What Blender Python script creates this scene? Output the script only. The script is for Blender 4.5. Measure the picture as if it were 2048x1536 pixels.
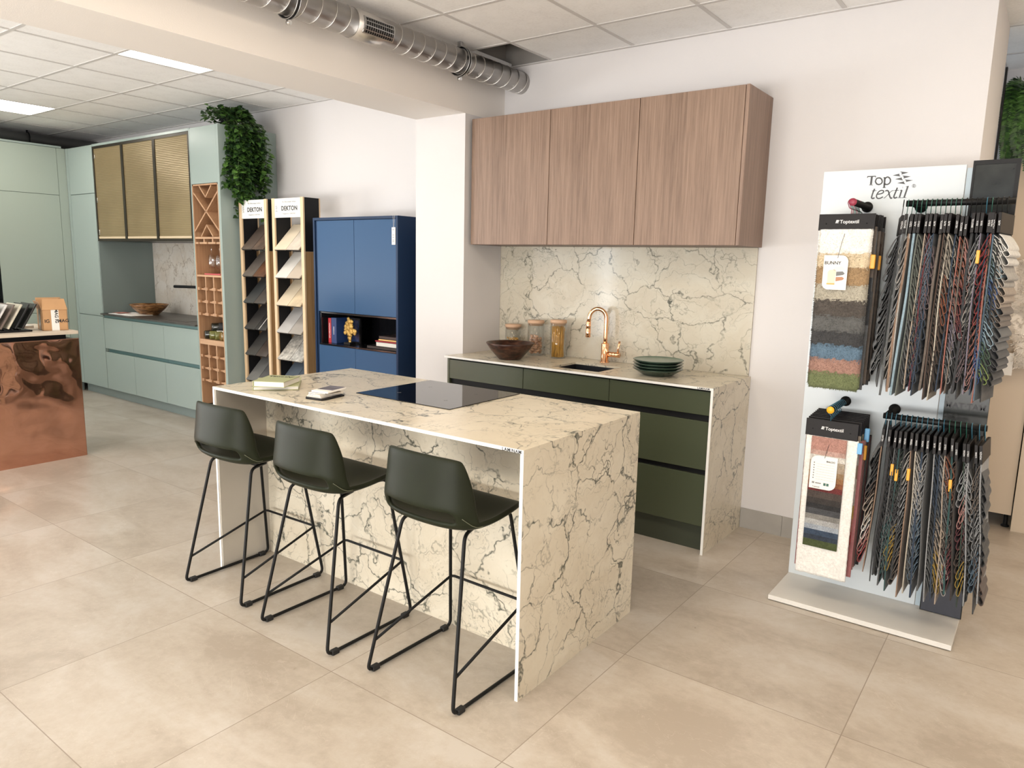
import bpy, bmesh, math, random
from mathutils import Vector, Matrix, noise as mnoise

# ------------------------------------------------------------------ camera, world, lights, exposure
scene = bpy.context.scene
COL = scene.collection
for o in list(bpy.data.objects):
    bpy.data.objects.remove(o)

def make_camera():
    yaw, pitch, roll, f = -0.6360, -0.1648, 0.0225, 1450.4
    fw = Vector((math.sin(yaw) * math.cos(pitch), math.cos(yaw) * math.cos(pitch), math.sin(pitch)))
    r = fw.cross(Vector((0, 0, 1))).normalized()
    u = r.cross(fw)
    c, s = math.cos(roll), math.sin(roll)
    r2, u2 = c * r + s * u, c * u - s * r
    cam = bpy.data.cameras.new('camera')
    cam.sensor_fit = 'HORIZONTAL'; cam.sensor_width = 36.0
    cam.lens = f * 36.0 / 2048.0
    cam.clip_start = 0.05; cam.clip_end = 100
    o = bpy.data.objects.new('camera', cam)
    m = Matrix((r2, u2, -fw)).transposed().to_4x4()
    m.translation = Vector((3.151, -4.1113, 1.5044))
    o.matrix_world = m
    COL.objects.link(o)
    scene.camera = o
make_camera()

world = bpy.data.worlds.new('world'); scene.world = world
world.use_nodes = True
world.node_tree.nodes['Background'].inputs[0].default_value = (0.80, 0.90, 1.0, 1)
world.node_tree.nodes['Background'].inputs[1].default_value = 1.0

scene.view_settings.view_transform = 'Standard'
scene.view_settings.look = 'None'
scene.view_settings.gamma = 1.0
scene.view_settings.use_curve_mapping = False
scene.view_settings.exposure = -0.26

def area_light(name, loc, target, sx, sy, power, color, spread=180):
    l = bpy.data.lights.new(name, 'AREA'); l.shape = 'RECTANGLE'; l.size = sx; l.size_y = sy
    l.energy = power; l.color = color; l.spread = math.radians(spread)
    o = bpy.data.objects.new(name, l); o.location = loc
    d = Vector(target) - Vector(loc)
    o.rotation_euler = d.to_track_quat('-Z', 'Y').to_euler()
    COL.objects.link(o)
    return o
DAY = (0.86, 0.93, 1.0)
# daylight through the shop windows behind the camera (front wall, y = -8.2) and in the left wall behind the camera
FRONT_Y = -8.2
WINDOWS = [(-4.07, -3.59), (-0.8, 1.4), (1.8, 4.2)]      # x ranges of the openings in the front wall
LEFT_WINDOWS = [(-7.7, -6.0), (-5.6, -3.9)]               # y ranges of the openings in the left wall
WIN_Z = (0.06, 2.60)
wz, wh = (WIN_Z[0] + WIN_Z[1]) / 2, WIN_Z[1] - WIN_Z[0]
for i, (a, b) in enumerate(WINDOWS):
    area_light('window_daylight', ((a + b) / 2, FRONT_Y - 0.25, wz), ((a + b) / 2, 0, wz - .1), b - a, wh, (70 if i == 0 else 12) * (b - a), DAY)
    area_light('window_ground_glow', ((a + b) / 2, FRONT_Y - 0.35, 0.7), ((a + b) / 2, -4, 2.8), b - a, 1.1, (20 if i == 0 else 85) * (b - a), (1.0, 0.97, 0.92))  # added low uplight at each opening, there to brighten the ceiling
for i, (a, b) in enumerate(LEFT_WINDOWS):
    area_light('window_daylight', (-6.35, (a + b) / 2, wz), (0, (a + b) / 2 + 1.5, wz - .3), b - a, wh, 44 * (b - a), DAY)
    area_light('window_ground_glow', (-6.45, (a + b) / 2, 0.7), (-3, (a + b) / 2 + 1, 2.8), b - a, 1.1, 75 * (b - a), (1.0, 0.97, 0.92))  # added uplight for the left half of the ceiling
WARM = (1.0, 0.84, 0.64)
NEUT = (1.0, 0.93, 0.84)
LED_STRENGTH = 20.0
# ceiling LED panels: (x0, y0, emission scale, warm)   cell grid 0.5875 x 0.5915
GX0, GSX, GY0, GSY = 0.383, 0.5875, -0.457, 0.5915
LAMPS = [(-4, -2, 1.0, 0), (-9, -2, 1.0, 0), (-4, -6, 1.0, 0), (-9, -6, 1.0, 0), (-4, -10, 1.0, 0),
         (1, -4, 1.0, 1), (1, -8, 1.0, 1), (4, -4, 1.0, 1), (4, -8, 1.0, 1), (1, -11, 1.0, 1), (6, -1, 1.0, 1), (7, 2, 1.0, 1)]

# ------------------------------------------------------------------ materials
def new_mat(name):
    m = bpy.data.materials.new(name); m.use_nodes = True
    nt = m.node_tree
    return m, nt, nt.nodes['Principled BSDF'], nt.nodes, nt.links

def P(name, col, rough=0.5, metal=0.0, bump=0.0, bscale=60, spec=None, coat=0.0, var=0.0, vscale=5, sheen=0.0):
    m, nt, b, N, L = new_mat(name)
    b.inputs['Base Color'].default_value = (*col, 1)
    b.inputs['Roughness'].default_value = rough
    b.inputs['Metallic'].default_value = metal
    if spec is not None: b.inputs['Specular IOR Level'].default_value = spec
    if coat: b.inputs['Coat Weight'].default_value = coat; b.inputs['Coat Roughness'].default_value = 0.1
    if sheen: b.inputs['Sheen Weight'].default_value = sheen
    tc = N.new('ShaderNodeTexCoord')
    if var:
        n = N.new('ShaderNodeTexNoise'); n.inputs['Scale'].default_value = vscale; n.inputs['Detail'].default_value = 4
        L.new(tc.outputs['Object'], n.inputs['Vector'])
        r = N.new('ShaderNodeValToRGB')
        r.color_ramp.elements[0].position = 0.3; r.color_ramp.elements[1].position = 0.7
        r.color_ramp.elements[0].color = (*[c * (1 - var) for c in col], 1)
        r.color_ramp.elements[1].color = (*[min(1, c * (1 + var)) for c in col], 1)
        L.new(n.outputs['Fac'], r.inputs['Fac']); L.new(r.outputs['Color'], b.inputs['Base Color'])
    if bump:
        n = N.new('ShaderNodeTexNoise'); n.inputs['Scale'].default_value = bscale; n.inputs['Detail'].default_value = 3
        L.new(tc.outputs['Object'], n.inputs['Vector'])
        bp = N.new('ShaderNodeBump'); bp.inputs['Strength'].default_value = bump; bp.inputs['Distance'].default_value = 0.01
        L.new(n.outputs['Fac'], bp.inputs['Height']); L.new(bp.outputs['Normal'], b.inputs['Normal'])
    return m

def math_node(N, L, op, a, b=None, c=None):
    n = N.new('ShaderNodeMath'); n.operation = op
    for i, v in enumerate((a, b, c)):
        if v is None: continue
        if isinstance(v, (int, float)): n.inputs[i].default_value = v
        else: L.new(v, n.inputs[i])
    return n.outputs[0]

def ramp(N, L, fac, stops):
    r = N.new('ShaderNodeValToRGB')
    while len(r.color_ramp.elements) < len(stops): r.color_ramp.elements.new(0.5)
    for e, (p, c) in zip(r.color_ramp.elements, stops):
        e.position = p; e.color = (*c, 1) if len(c) == 3 else c
    L.new(fac, r.inputs['Fac'])
    return r.outputs['Color']

def mixc(N, L, fac, a, b, mode='MIX'):
    n = N.new('ShaderNodeMix'); n.data_type = 'RGBA'; n.blend_type = mode
    for k, v in (('Factor', fac), ('A', a), ('B', b)):
        s = [i for i in n.inputs if i.name == k and (i.type == 'RGBA' if k != 'Factor' else i.type == 'VALUE')][0]
        if isinstance(v, (int, float)): s.default_value = v
        elif isinstance(v, tuple): s.default_value = (*v, 1)
        else: L.new(v, s)
    return [o for o in n.outputs if o.type == 'RGBA'][0]

def noise(N, L, vec, scale, detail=4, rough=0.5, dist=0.0):
    n = N.new('ShaderNodeTexNoise'); n.inputs['Scale'].default_value = scale
    n.inputs['Detail'].default_value = detail; n.inputs['Roughness'].default_value = rough
    n.inputs['Distortion'].default_value = dist
    L.new(vec, n.inputs['Vector'])
    return n

def mapping(N, L, vec, scale=(1, 1, 1), loc=(0, 0, 0), rot=(0, 0, 0)):
    m = N.new('ShaderNodeMapping'); m.inputs['Scale'].default_value = scale
    m.inputs['Location'].default_value = loc; m.inputs['Rotation'].default_value = rot
    L.new(vec, m.inputs['Vector'])
    return m.outputs[0]

def marble(name, base=(0.67, 0.615, 0.50), dark=(0.075, 0.08, 0.062), loc=(0, 0, 0), rough=0.28, tint=(0.59, 0.525, 0.41), flow=(1, 1, 1), amount=1.0):
    m, nt, b, N, L = new_mat(name)
    tc = N.new('ShaderNodeTexCoord')
    v = mapping(N, L, tc.outputs['Object'], flow, loc)
    nz = noise(N, L, v, 2.2, 5, 0.6)
    sub = N.new('ShaderNodeVectorMath'); sub.operation = 'SUBTRACT'; L.new(nz.outputs['Color'], sub.inputs[0]); sub.inputs[1].default_value = (0.5, 0.5, 0.5)
    sc = N.new('ShaderNodeVectorMath'); sc.operation = 'SCALE'; L.new(sub.outputs[0], sc.inputs[0]); sc.inputs['Scale'].default_value = 0.55
    ad = N.new('ShaderNodeVectorMath'); ad.operation = 'ADD'; L.new(v, ad.inputs[0]); L.new(sc.outputs[0], ad.inputs[1])
    wv = ad.outputs[0]
    # veins follow cracks of two cell patterns, broken up by noise
    def cracks(scale, w, maskscale, lo, hi, off):
        vv = mapping(N, L, wv, (1, 1, 1), off)
        vo = N.new('ShaderNodeTexVoronoi'); vo.feature = 'DISTANCE_TO_EDGE'; vo.inputs['Scale'].default_value = scale
        L.new(vv, vo.inputs['Vector'])
        fine = noise(N, L, vv, 45, 3, 0.7)
        d = math_node(N, L, 'ADD', vo.outputs['Distance'], math_node(N, L, 'MULTIPLY', math_node(N, L, 'SUBTRACT', fine.outputs['Fac'], 0.5), w * 1.6))
        line = math_node(N, L, 'SUBTRACT', 1.0, math_node(N, L, 'SMOOTH_MIN', math_node(N, L, 'DIVIDE', math_node(N, L, 'ABSOLUTE', d), w), 1.0, 0.05))
        line = math_node(N, L, 'MAXIMUM', line, 0.0)
        mk = noise(N, L, vv, maskscale, 4, 0.65)
        mr = N.new('ShaderNodeMapRange'); mr.inputs['From Min'].default_value = lo; mr.inputs['From Max'].default_value = hi
        L.new(mk.outputs['Fac'], mr.inputs['Value'])
        return math_node(N, L, 'MULTIPLY', line, mr.outputs[0])
    c1 = cracks(3.4, 0.024, 8, 0.36, 0.52, (3.1, 0.2, 5.0))
    c2 = cracks(6.6, 0.026, 6, 0.42, 0.60, (0.3, 7.7, 1.0))
    c3 = cracks(12.0, 0.035, 9, 0.44, 0.66, (9.3, 2.7, 4.0))
    # speckle clots gathered near the veins
    bl = noise(N, L, v, 3.4, 3, 0.6); br = N.new('ShaderNodeMapRange'); br.inputs['From Min'].default_value = 0.54; br.inputs['From Max'].default_value = 0.66
    L.new(bl.outputs['Fac'], br.inputs['Value'])
    sp = noise(N, L, wv, 60, 2, 0.6); sr = N.new('ShaderNodeMapRange'); sr.inputs['From Min'].default_value = 0.56; sr.inputs['From Max'].default_value = 0.62
    L.new(sp.outputs['Fac'], sr.inputs['Value'])
    clot = math_node(N, L, 'MULTIPLY', math_node(N, L, 'MULTIPLY', br.outputs[0], sr.outputs[0]), 0.55)
    tot = math_node(N, L, 'ADD', math_node(N, L, 'MULTIPLY', c1, 1.0), math_node(N, L, 'ADD', math_node(N, L, 'MULTIPLY', c2, 0.72), math_node(N, L, 'MULTIPLY', c3, 0.42)))
    tot = math_node(N, L, 'MINIMUM', math_node(N, L, 'MULTIPLY', math_node(N, L, 'MAXIMUM', tot, clot), amount), 1.0)
    cloud = noise(N, L, mapping(N, L, wv, (1, 1, 2.2), (4, 4, 4)), 2.6, 6, 0.6)
    basec = ramp(N, L, cloud.outputs['Fac'], [(0.35, base), (0.62, tint), (0.75, base)])
    col = mixc(N, L, tot, basec, dark)
    L.new(col, b.inputs['Base Color'])
    b.inputs['Roughness'].default_value = rough
    return m

def wood(name, c0, c1, axis='Z', rough=0.45, fine=1.0, spec=None):
    m, nt, b, N, L = new_mat(name)
    tc = N.new('ShaderNodeTexCoord')
    s = {'Z': (38, 38, 1.1), 'X': (1.1, 38, 38), 'Y': (38, 1.1, 38)}[axis]
    s2 = {'Z': (7, 7, 0.5), 'X': (0.5, 7, 7), 'Y': (7, 0.5, 7)}[axis]
    v = mapping(N, L, tc.outputs['Object'], tuple(k * fine for k in s))
    a = noise(N, L, v, 2.6, 5, 0.7, 0.15)
    v2 = mapping(N, L, tc.outputs['Object'], tuple(k * fine for k in s2))
    c = noise(N, L, v2, 1.3, 4, 0.55, 0.9)
    mid = tuple((x + y) / 2 for x, y in zip(c0, c1))
    f = math_node(N, L, 'ADD', math_node(N, L, 'MULTIPLY', a.outputs['Fac'], 0.62), math_node(N, L, 'MULTIPLY', c.outputs['Fac'], 0.38))
    col = ramp(N, L, f, [(0.36, c0), (0.5, mid), (0.64, c1)])
    L.new(col, b.inputs['Base Color'])
    b.inputs['Roughness'].default_value = rough
    bp = N.new('ShaderNodeBump'); bp.inputs['Strength'].default_value = 0.15; bp.inputs['Distance'].default_value = 0.003
    L.new(a.outputs['Fac'], bp.inputs['Height']); L.new(bp.outputs['Normal'], b.inputs['Normal'])
    return m

def fabric(name, c, var=0.18, scale=350, bump=0.5, rough=0.9):
    m, nt, b, N, L = new_mat(name)
    tc = N.new('ShaderNodeTexCoord')
    n = noise(N, L, tc.outputs['Object'], scale, 2, 0.6)
    w = noise(N, L, tc.outputs['Object'], scale * 0.15, 3, 0.6)
    f = math_node(N, L, 'ADD', math_node(N, L, 'MULTIPLY', n.outputs['Fac'], 0.6), math_node(N, L, 'MULTIPLY', w.outputs['Fac'], 0.4))
    col = ramp(N, L, f, [(0.38, tuple(x * (1 - var) for x in c)), (0.62, tuple(min(1, x * (1 + var) + 0.01) for x in c))])
    L.new(col, b.inputs['Base Color'])
    b.inputs['Roughness'].default_value = rough
    b.inputs['Sheen Weight'].default_value = 0.2
    bp = N.new('ShaderNodeBump'); bp.inputs['Strength'].default_value = bump; bp.inputs['Distance'].default_value = 0.003
    L.new(n.outputs['Fac'], bp.inputs['Height']); L.new(bp.outputs['Normal'], b.inputs['Normal'])
    return m

def glass(name, col=(1, 1, 1), rough=0.0, ior=1.45):
    m, nt, b, N, L = new_mat(name)
    b.inputs['Base Color'].default_value = (*col, 1)
    b.inputs['Roughness'].default_value = rough
    b.inputs['Transmission Weight'].default_value = 1.0
    b.inputs['IOR'].default_value = ior
    return m

def emis(name, col, strength):
    m, nt, b, N, L = new_mat(name)
    b.inputs['Base Color'].default_value = (*[c * .8 for c in col], 1)
    b.inputs['Emission Color'].default_value = (*col, 1)
    b.inputs['Emission Strength'].default_value = strength
    return m

M = {}
def thin_glass(name, col=(0.985, 0.99, 0.985), g=0.0):
    m, nt, b, N, L = new_mat(name)
    out = [n for n in N if n.type == 'OUTPUT_MATERIAL'][0]; N.remove(b)
    tr = N.new('ShaderNodeBsdfTransparent'); tr.inputs[0].default_value = (*col, 1)
    gl = N.new('ShaderNodeBsdfGlossy'); gl.inputs['Roughness'].default_value = 0.02
    lw = N.new('ShaderNodeLayerWeight'); lw.inputs['Blend'].default_value = 0.5
    f = math_node(N, L, 'ADD', math_node(N, L, 'MULTIPLY', math_node(N, L, 'POWER', lw.outputs['Facing'], 3.0), 0.6), 0.03 + g)
    mx = N.new('ShaderNodeMixShader'); L.new(f, mx.inputs[0]); L.new(tr.outputs[0], mx.inputs[1]); L.new(gl.outputs[0], mx.inputs[2])
    L.new(mx.outputs[0], out.inputs['Surface'])
    return m
M['thin_glass'] = thin_glass('thin_clear_glass')
M['wall'] = P('white_wall_paint', (0.68, 0.655, 0.65), 0.85, bump=0.06, bscale=180)
M['beam'] = P('white_beam_paint', (0.84, 0.80, 0.76), 0.85, bump=0.06, bscale=180)  # same paint as the walls, lightened so the beam looks better lit
M['black'] = P('matt_black', (0.008, 0.008, 0.009), 0.5, spec=0.25)
M['black_steel'] = P('powder_coated_black_steel', (0.008, 0.008, 0.008), 0.45, 0.0, spec=0.2, bump=0.1, bscale=900)
M['white_lacquer'] = P('white_lacquer', (0.80, 0.79, 0.77), 0.35)
M['white_edge'] = P('white_slab_edge', (0.84, 0.83, 0.80), 0.4)
M['marble'] = marble('cream_veined_porcelain')
M['marble_front'] = marble('cream_veined_porcelain_panel', loc=(2.3, 1.1, 0.4))
M['marble_sage'] = marble('warm_veined_splashback', base=(0.70, 0.67, 0.62), dark=(0.30, 0.24, 0.18), loc=(5, 3, 1), tint=(0.62, 0.56, 0.48), flow=(1.2, 1, 0.9), amount=0.75)
M['marble_polished'] = marble('polished_veined_porcelain', loc=(0.7, 0.4, 2.2), rough=0.10, amount=0.8, dark=(0.10, 0.105, 0.085), base=(0.58, 0.545, 0.455), tint=(0.52, 0.47, 0.375))
M['hob_glass'] = P('black_ceramic_glass', (0.004, 0.004, 0.005), 0.03)
M['sink_black'] = P('black_composite', (0.008, 0.009, 0.013), 0.4)
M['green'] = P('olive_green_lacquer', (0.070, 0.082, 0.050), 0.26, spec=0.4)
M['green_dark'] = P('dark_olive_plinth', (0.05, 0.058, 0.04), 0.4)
M['walnut'] = wood('brown_oak_veneer', (0.160, 0.098, 0.066), (0.315, 0.21, 0.15))
M['walnut_dark'] = wood('brown_oak_carcass', (0.11, 0.066, 0.048), (0.20, 0.13, 0.095))
M['walnut_side'] = wood('brown_oak_side', (0.155, 0.095, 0.068), (0.31, 0.205, 0.15))
M['sage'] = P('pale_sage_lacquer', (0.31, 0.375, 0.35), 0.26, spec=0.45)
M['sage_dark'] = P('teal_green_recess', (0.10, 0.19, 0.19), 0.5)
M['sage_grey'] = P('grey_green_panel', (0.20, 0.245, 0.235), 0.4)
M['blue'] = P('blue_lacquer', (0.045, 0.095, 0.19), 0.26, spec=0.08)
M['blue_dark'] = P('dark_blue_carcass', (0.012, 0.03, 0.075), 0.4, spec=0.2)  # same blue, with the shade on the highboard's side put into the colour
M['brass'] = P('polished_rose_gold', (0.90, 0.52, 0.30), 0.10, 1.0)
M['chrome'] = P('chrome', (0.8, 0.8, 0.8), 0.12, 1.0)
M['steel'] = P('brushed_steel', (0.5, 0.5, 0.5), 0.3, 1.0)
M['paper'] = P('paper_white', (0.80, 0.78, 0.74), 0.7)
M['ink'] = P('black_ink', (0.02, 0.02, 0.022), 0.6)
M['white_ink'] = P('white_ink', (0.75, 0.75, 0.75), 0.6)
M['grey_ink'] = P('grey_ink', (0.22, 0.22, 0.22), 0.6)
M['sage_left'] = P('grey_green_lacquer', (0.34, 0.395, 0.345), 0.26)  # the sage again, its brighter, yellower light on the left run painted in
M['oak'] = wood('light_oak_lipping', (0.44, 0.27, 0.13), (0.62, 0.42, 0.23))
M['oak_rack'] = wood('warm_oak_rack', (0.36, 0.19, 0.10), (0.52, 0.31, 0.17))
M['oak_rack_x'] = wood('warm_oak_rack_across', (0.42, 0.24, 0.13), (0.58, 0.36, 0.21), 'X')

# ------------------------------------------------------------------ geometry helpers
def wloc(o):
    v = Vector((0, 0, 0))
    while o is not None:
        v += o.location; o = o.parent
    return v

class MB:
    def __init__(s):
        s.bm = bmesh.new(); s.mi = 0; s.smooth = False
    def _tag(s, faces):
        for f in faces: f.material_index = s.mi; f.smooth = s.smooth
    def quad(s, *pts):
        vs = [s.bm.verts.new(p) for p in pts]; f = s.bm.faces.new(vs); s._tag([f]); return f
    def box(s, x0, x1, y0, y1, z0, z1, bev=0.0, seg=2, rot=None, piv=None):
        if x0 > x1: x0, x1 = x1, x0
        if y0 > y1: y0, y1 = y1, y0
        if z0 > z1: z0, z1 = z1, z0
        t = bmesh.new()
        vs = [t.verts.new((x, y, z)) for x in (x0, x1) for y in (y0, y1) for z in (z0, z1)]
        for q in ((0, 1, 3, 2), (4, 6, 7, 5), (0, 4, 5, 1), (2, 3, 7, 6), (0, 2, 6, 4), (1, 5, 7, 3)):
            t.faces.new([vs[i] for i in q])
        if bev > 0:
            bmesh.ops.bevel(t, geom=t.edges[:], offset=min(bev, 0.45 * min(x1 - x0, y1 - y0, z1 - z0)), segments=seg, affect='EDGES', profile=0.5)
        if rot is not None:
            p = Vector(piv) if piv is not None else Vector(((x0 + x1) / 2, (y0 + y1) / 2, (z0 + z1) / 2))
            bmesh.ops.transform(t, matrix=Matrix.Translation(p) @ rot.to_4x4() @ Matrix.Translation(-p), verts=t.verts[:])
        s.add(t)
        return s
    def add(s, t, smooth=None):
        sm = s.smooth if smooth is None else smooth
        mp = {v: s.bm.verts.new(v.co) for v in t.verts}
        for f in t.faces:
            try: nf = s.bm.faces.new([mp[v] for v in f.verts])
            except ValueError: continue
            nf.material_index = s.mi; nf.smooth = sm
        t.free()
    def prism(s, poly, axis, a, b, bev=0):
        """poly: 2D points; extruded along axis between a and b. axis Y: (x,z); X: (y,z); Z: (x,y)"""
        t = bmesh.new()
        def p3(p, k):
            return {'Y': (p[0], k, p[1]), 'X': (k, p[0], p[1]), 'Z': (p[0], p[1], k)}[axis]
        A = [t.verts.new(p3(p, a)) for p in poly]; B = [t.verts.new(p3(p, b)) for p in poly]
        n = len(poly)
        t.faces.new(A); t.faces.new(B[::-1])
        for i in range(n): t.faces.new((A[i], B[i], B[(i + 1) % n], A[(i + 1) % n]))
        bmesh.ops.recalc_face_normals(t, faces=t.faces[:])
        if bev: bmesh.ops.bevel(t, geom=t.edges[:], offset=bev, segments=2, affect='EDGES', profile=0.5)
        s.add(t); return s
    def tube(s, pts, r, seg=10, closed=False, caps=True, rr=None):
        pts = [Vector(p) for p in pts]; n = len(pts)
        rings = []; prev = None
        for i, p in enumerate(pts):
            if closed: d = (pts[(i + 1) % n] - pts[i - 1])
            else: d = pts[min(i + 1, n - 1)] - pts[max(i - 1, 0)]
            d.normalize()
            if prev is None:
                up = Vector((0, 0, 1)) if abs(d.z) < 0.9 else Vector((1, 0, 0))
                a = d.cross(up).normalized()
            else:
                a = (prev - d * prev.dot(d))
                a = a.normalized() if a.length > 1e-6 else d.orthogonal().normalized()
            prev = a; b = d.cross(a)
            ra = rr[i] if rr else r
            rings.append([s.bm.verts.new(p + ra * (math.cos(2 * math.pi * k / seg) * a + math.sin(2 * math.pi * k / seg) * b)) for k in range(seg)])
        m = n if closed else n - 1
        fs = []
        for i in range(m):
            R0, R1 = rings[i], rings[(i + 1) % n]
            for k in range(seg):
                fs.append(s.bm.faces.new((R0[k], R0[(k + 1) % seg], R1[(k + 1) % seg], R1[k])))
        for f in fs: f.smooth = True; f.material_index = s.mi
        if caps and not closed:
            for R in (rings[0][::-1], rings[-1]):
                f = s.bm.faces.new(R); f.material_index = s.mi
        return s
    def lathe(s, prof, c=(0, 0, 0), seg=32, axis='Z', closed=False):
        rings = []
        for r, h in prof:
            ring = []
            for k in range(seg):
                a = 2 * math.pi * k / seg
                x, y = r * math.cos(a), r * math.sin(a)
                p = {'Z': (x, y, h), 'Y': (x, h, y), 'X': (h, x, y)}[axis]
                ring.append(s.bm.verts.new((c[0] + p[0], c[1] + p[1], c[2] + p[2])))
            rings.append(ring)
        m = len(rings) if closed else len(rings) - 1
        for i in range(m):
            A, B = rings[i], rings[(i + 1) % len(rings)]
            for k in range(seg):
                f = s.bm.faces.new((A[k], A[(k + 1) % seg], B[(k + 1) % seg], B[k])); f.smooth = True; f.material_index = s.mi
        if not closed:
            for R, (r, h) in ((rings[0], prof[0]), (rings[-1], prof[-1])):
                if r > 1e-5:
                    f = s.bm.faces.new(R); f.material_index = s.mi
        return s
    def sphere(s, c, r, sc=(1, 1, 1), sub=2):
        t = bmesh.new(); bmesh.ops.create_icosphere(t, subdivisions=sub, radius=r)
        for v in t.verts: v.co = Vector((v.co.x * sc[0] + c[0], v.co.y * sc[1] + c[1], v.co.z * sc[2] + c[2]))
        s.add(t, True); return s
    def build(s, name, mat, parent=None, mods=None, fixn=True, pivot=None, noweld=False):
        bm = s.bm
        if not noweld: bmesh.ops.remove_doubles(bm, verts=bm.verts[:], dist=1e-6)
        if fixn: bmesh.ops.recalc_face_normals(bm, faces=bm.faces[:])
        off = wloc(parent) if parent is not None else Vector((0, 0, 0))
        o_loc = Vector((0, 0, 0))
        if parent is None:
            if pivot is None:
                xs = [v.co.x for v in bm.verts]; ys = [v.co.y for v in bm.verts]; zs = [v.co.z for v in bm.verts]
                o_loc = Vector(((min(xs) + max(xs)) / 2, (min(ys) + max(ys)) / 2, min(zs)))
            else: o_loc = Vector(pivot)
            off = o_loc
        bmesh.ops.translate(bm, verts=bm.verts[:], vec=-off)
        me = bpy.data.meshes.new(name); bm.to_mesh(me); bm.free()
        mats = mat if isinstance(mat, (list, tuple)) else [mat]
        for m in mats: me.materials.append(M[m] if isinstance(m, str) else m)
        o = bpy.data.objects.new(name, me); COL.objects.link(o)
        o.location = o_loc
        if parent is not None: o.parent = parent
        for md in (mods or []):
            if md[0] == 'SUB':
                x = o.modifiers.new('sub', 'SUBSURF'); x.levels = md[1]; x.render_levels = md[1]
            elif md[0] == 'SOL':
                x = o.modifiers.new('sol', 'SOLIDIFY'); x.thickness = md[1]; x.offset = md[2] if len(md) > 2 else 0
            elif md[0] == 'BEV':
                x = o.modifiers.new('bev', 'BEVEL'); x.width = md[1]; x.segments = 2; x.limit_method = 'ANGLE'
        return o

def thing(name, label, cat, loc=(0, 0, 0), group=None):
    o = bpy.data.objects.new(name, None); COL.objects.link(o)
    o.location = loc; o.empty_display_size = 0.1
    o['label'] = label; o['category'] = cat
    if group: o['group'] = group
    return o
def tag(o, label, cat, group=None, kind=None):
    o['label'] = label; o['category'] = cat
    if group: o['group'] = group
    if kind: o['kind'] = kind
    return o
def struct(o, label=None):
    o['kind'] = 'structure'
    if label: o['label'] = label
    return o
def copy_tree(o, parent=None):
    c = o.copy(); COL.objects.link(c)
    if parent is not None: c.parent = parent
    for ch in list(o.children): copy_tree(ch, c)
    return c
def cbox(name, mat, parent, *a, **k):
    mods = k.pop('mods', None)
    return MB().box(*a, **k).build(name, mat, parent, mods)

_tc = {}
def text(s, size, mat, parent, loc, xdir=(1, 0, 0), up=(0, 0, 1), name='lettering', align='CENTER', depth=0.0004, space=1.0, shear=0.0, bold=0.0):
    """flat lettering as a thin mesh; loc = baseline anchor in world coordinates"""
    cu = bpy.data.curves.new('t', 'FONT'); cu.body = s; cu.size = size; cu.align_x = align; cu.extrude = depth
    cu.space_character = space; cu.shear = shear; cu.offset = bold; cu.resolution_u = 3
    ob = bpy.data.objects.new('t', cu); COL.objects.link(ob)
    bpy.context.view_layer.update()
    me = bpy.data.meshes.new_from_object(ob.evaluated_get(bpy.context.evaluated_depsgraph_get()))
    bpy.data.objects.remove(ob); bpy.data.curves.remove(cu)
    X = Vector(xdir).normalized(); U = Vector(up).normalized(); Z = X.cross(U)
    me.transform(Matrix((X, U, Z)).transposed().to_4x4())
    me.materials.clear(); me.materials.append(M[mat] if isinstance(mat, str) else mat)
    o = bpy.data.objects.new(name, me); COL.objects.link(o); me.name = name
    o.location = Vector(loc) - wloc(parent); o.parent = parent
    return o

def arc(c, r, a0, a1, n, plane='YZ'):
    out = []
    for i in range(n + 1):
        a = a0 + (a1 - a0) * i / n
        u, v = r * math.cos(a), r * math.sin(a)
        out.append({'YZ': (c[0], c[1] + u, c[2] + v), 'XZ': (c[0] + u, c[1], c[2] + v), 'XY': (c[0] + u, c[1] + v, c[2])}[plane])
    return out
def fillet(pts, r, n=4):
    """round the corners of a polyline"""
    pts = [Vector(p) for p in pts]; out = [pts[0]]
    for i in range(1, len(pts) - 1):
        a, b, c = pts[i - 1], pts[i], pts[i + 1]
        d1 = (a - b); d2 = (c - b); k = min(r, d1.length * .45, d2.length * .45)
        p0 = b + d1.normalized() * k; p1 = b + d2.normalized() * k
        for j in range(n + 1):
            t = j / n; out.append((1 - t) ** 2 * p0 + 2 * t * (1 - t) * b + t * t * p1)
    out.append(pts[-1]); return out
rnd = random.Random(7)
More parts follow.
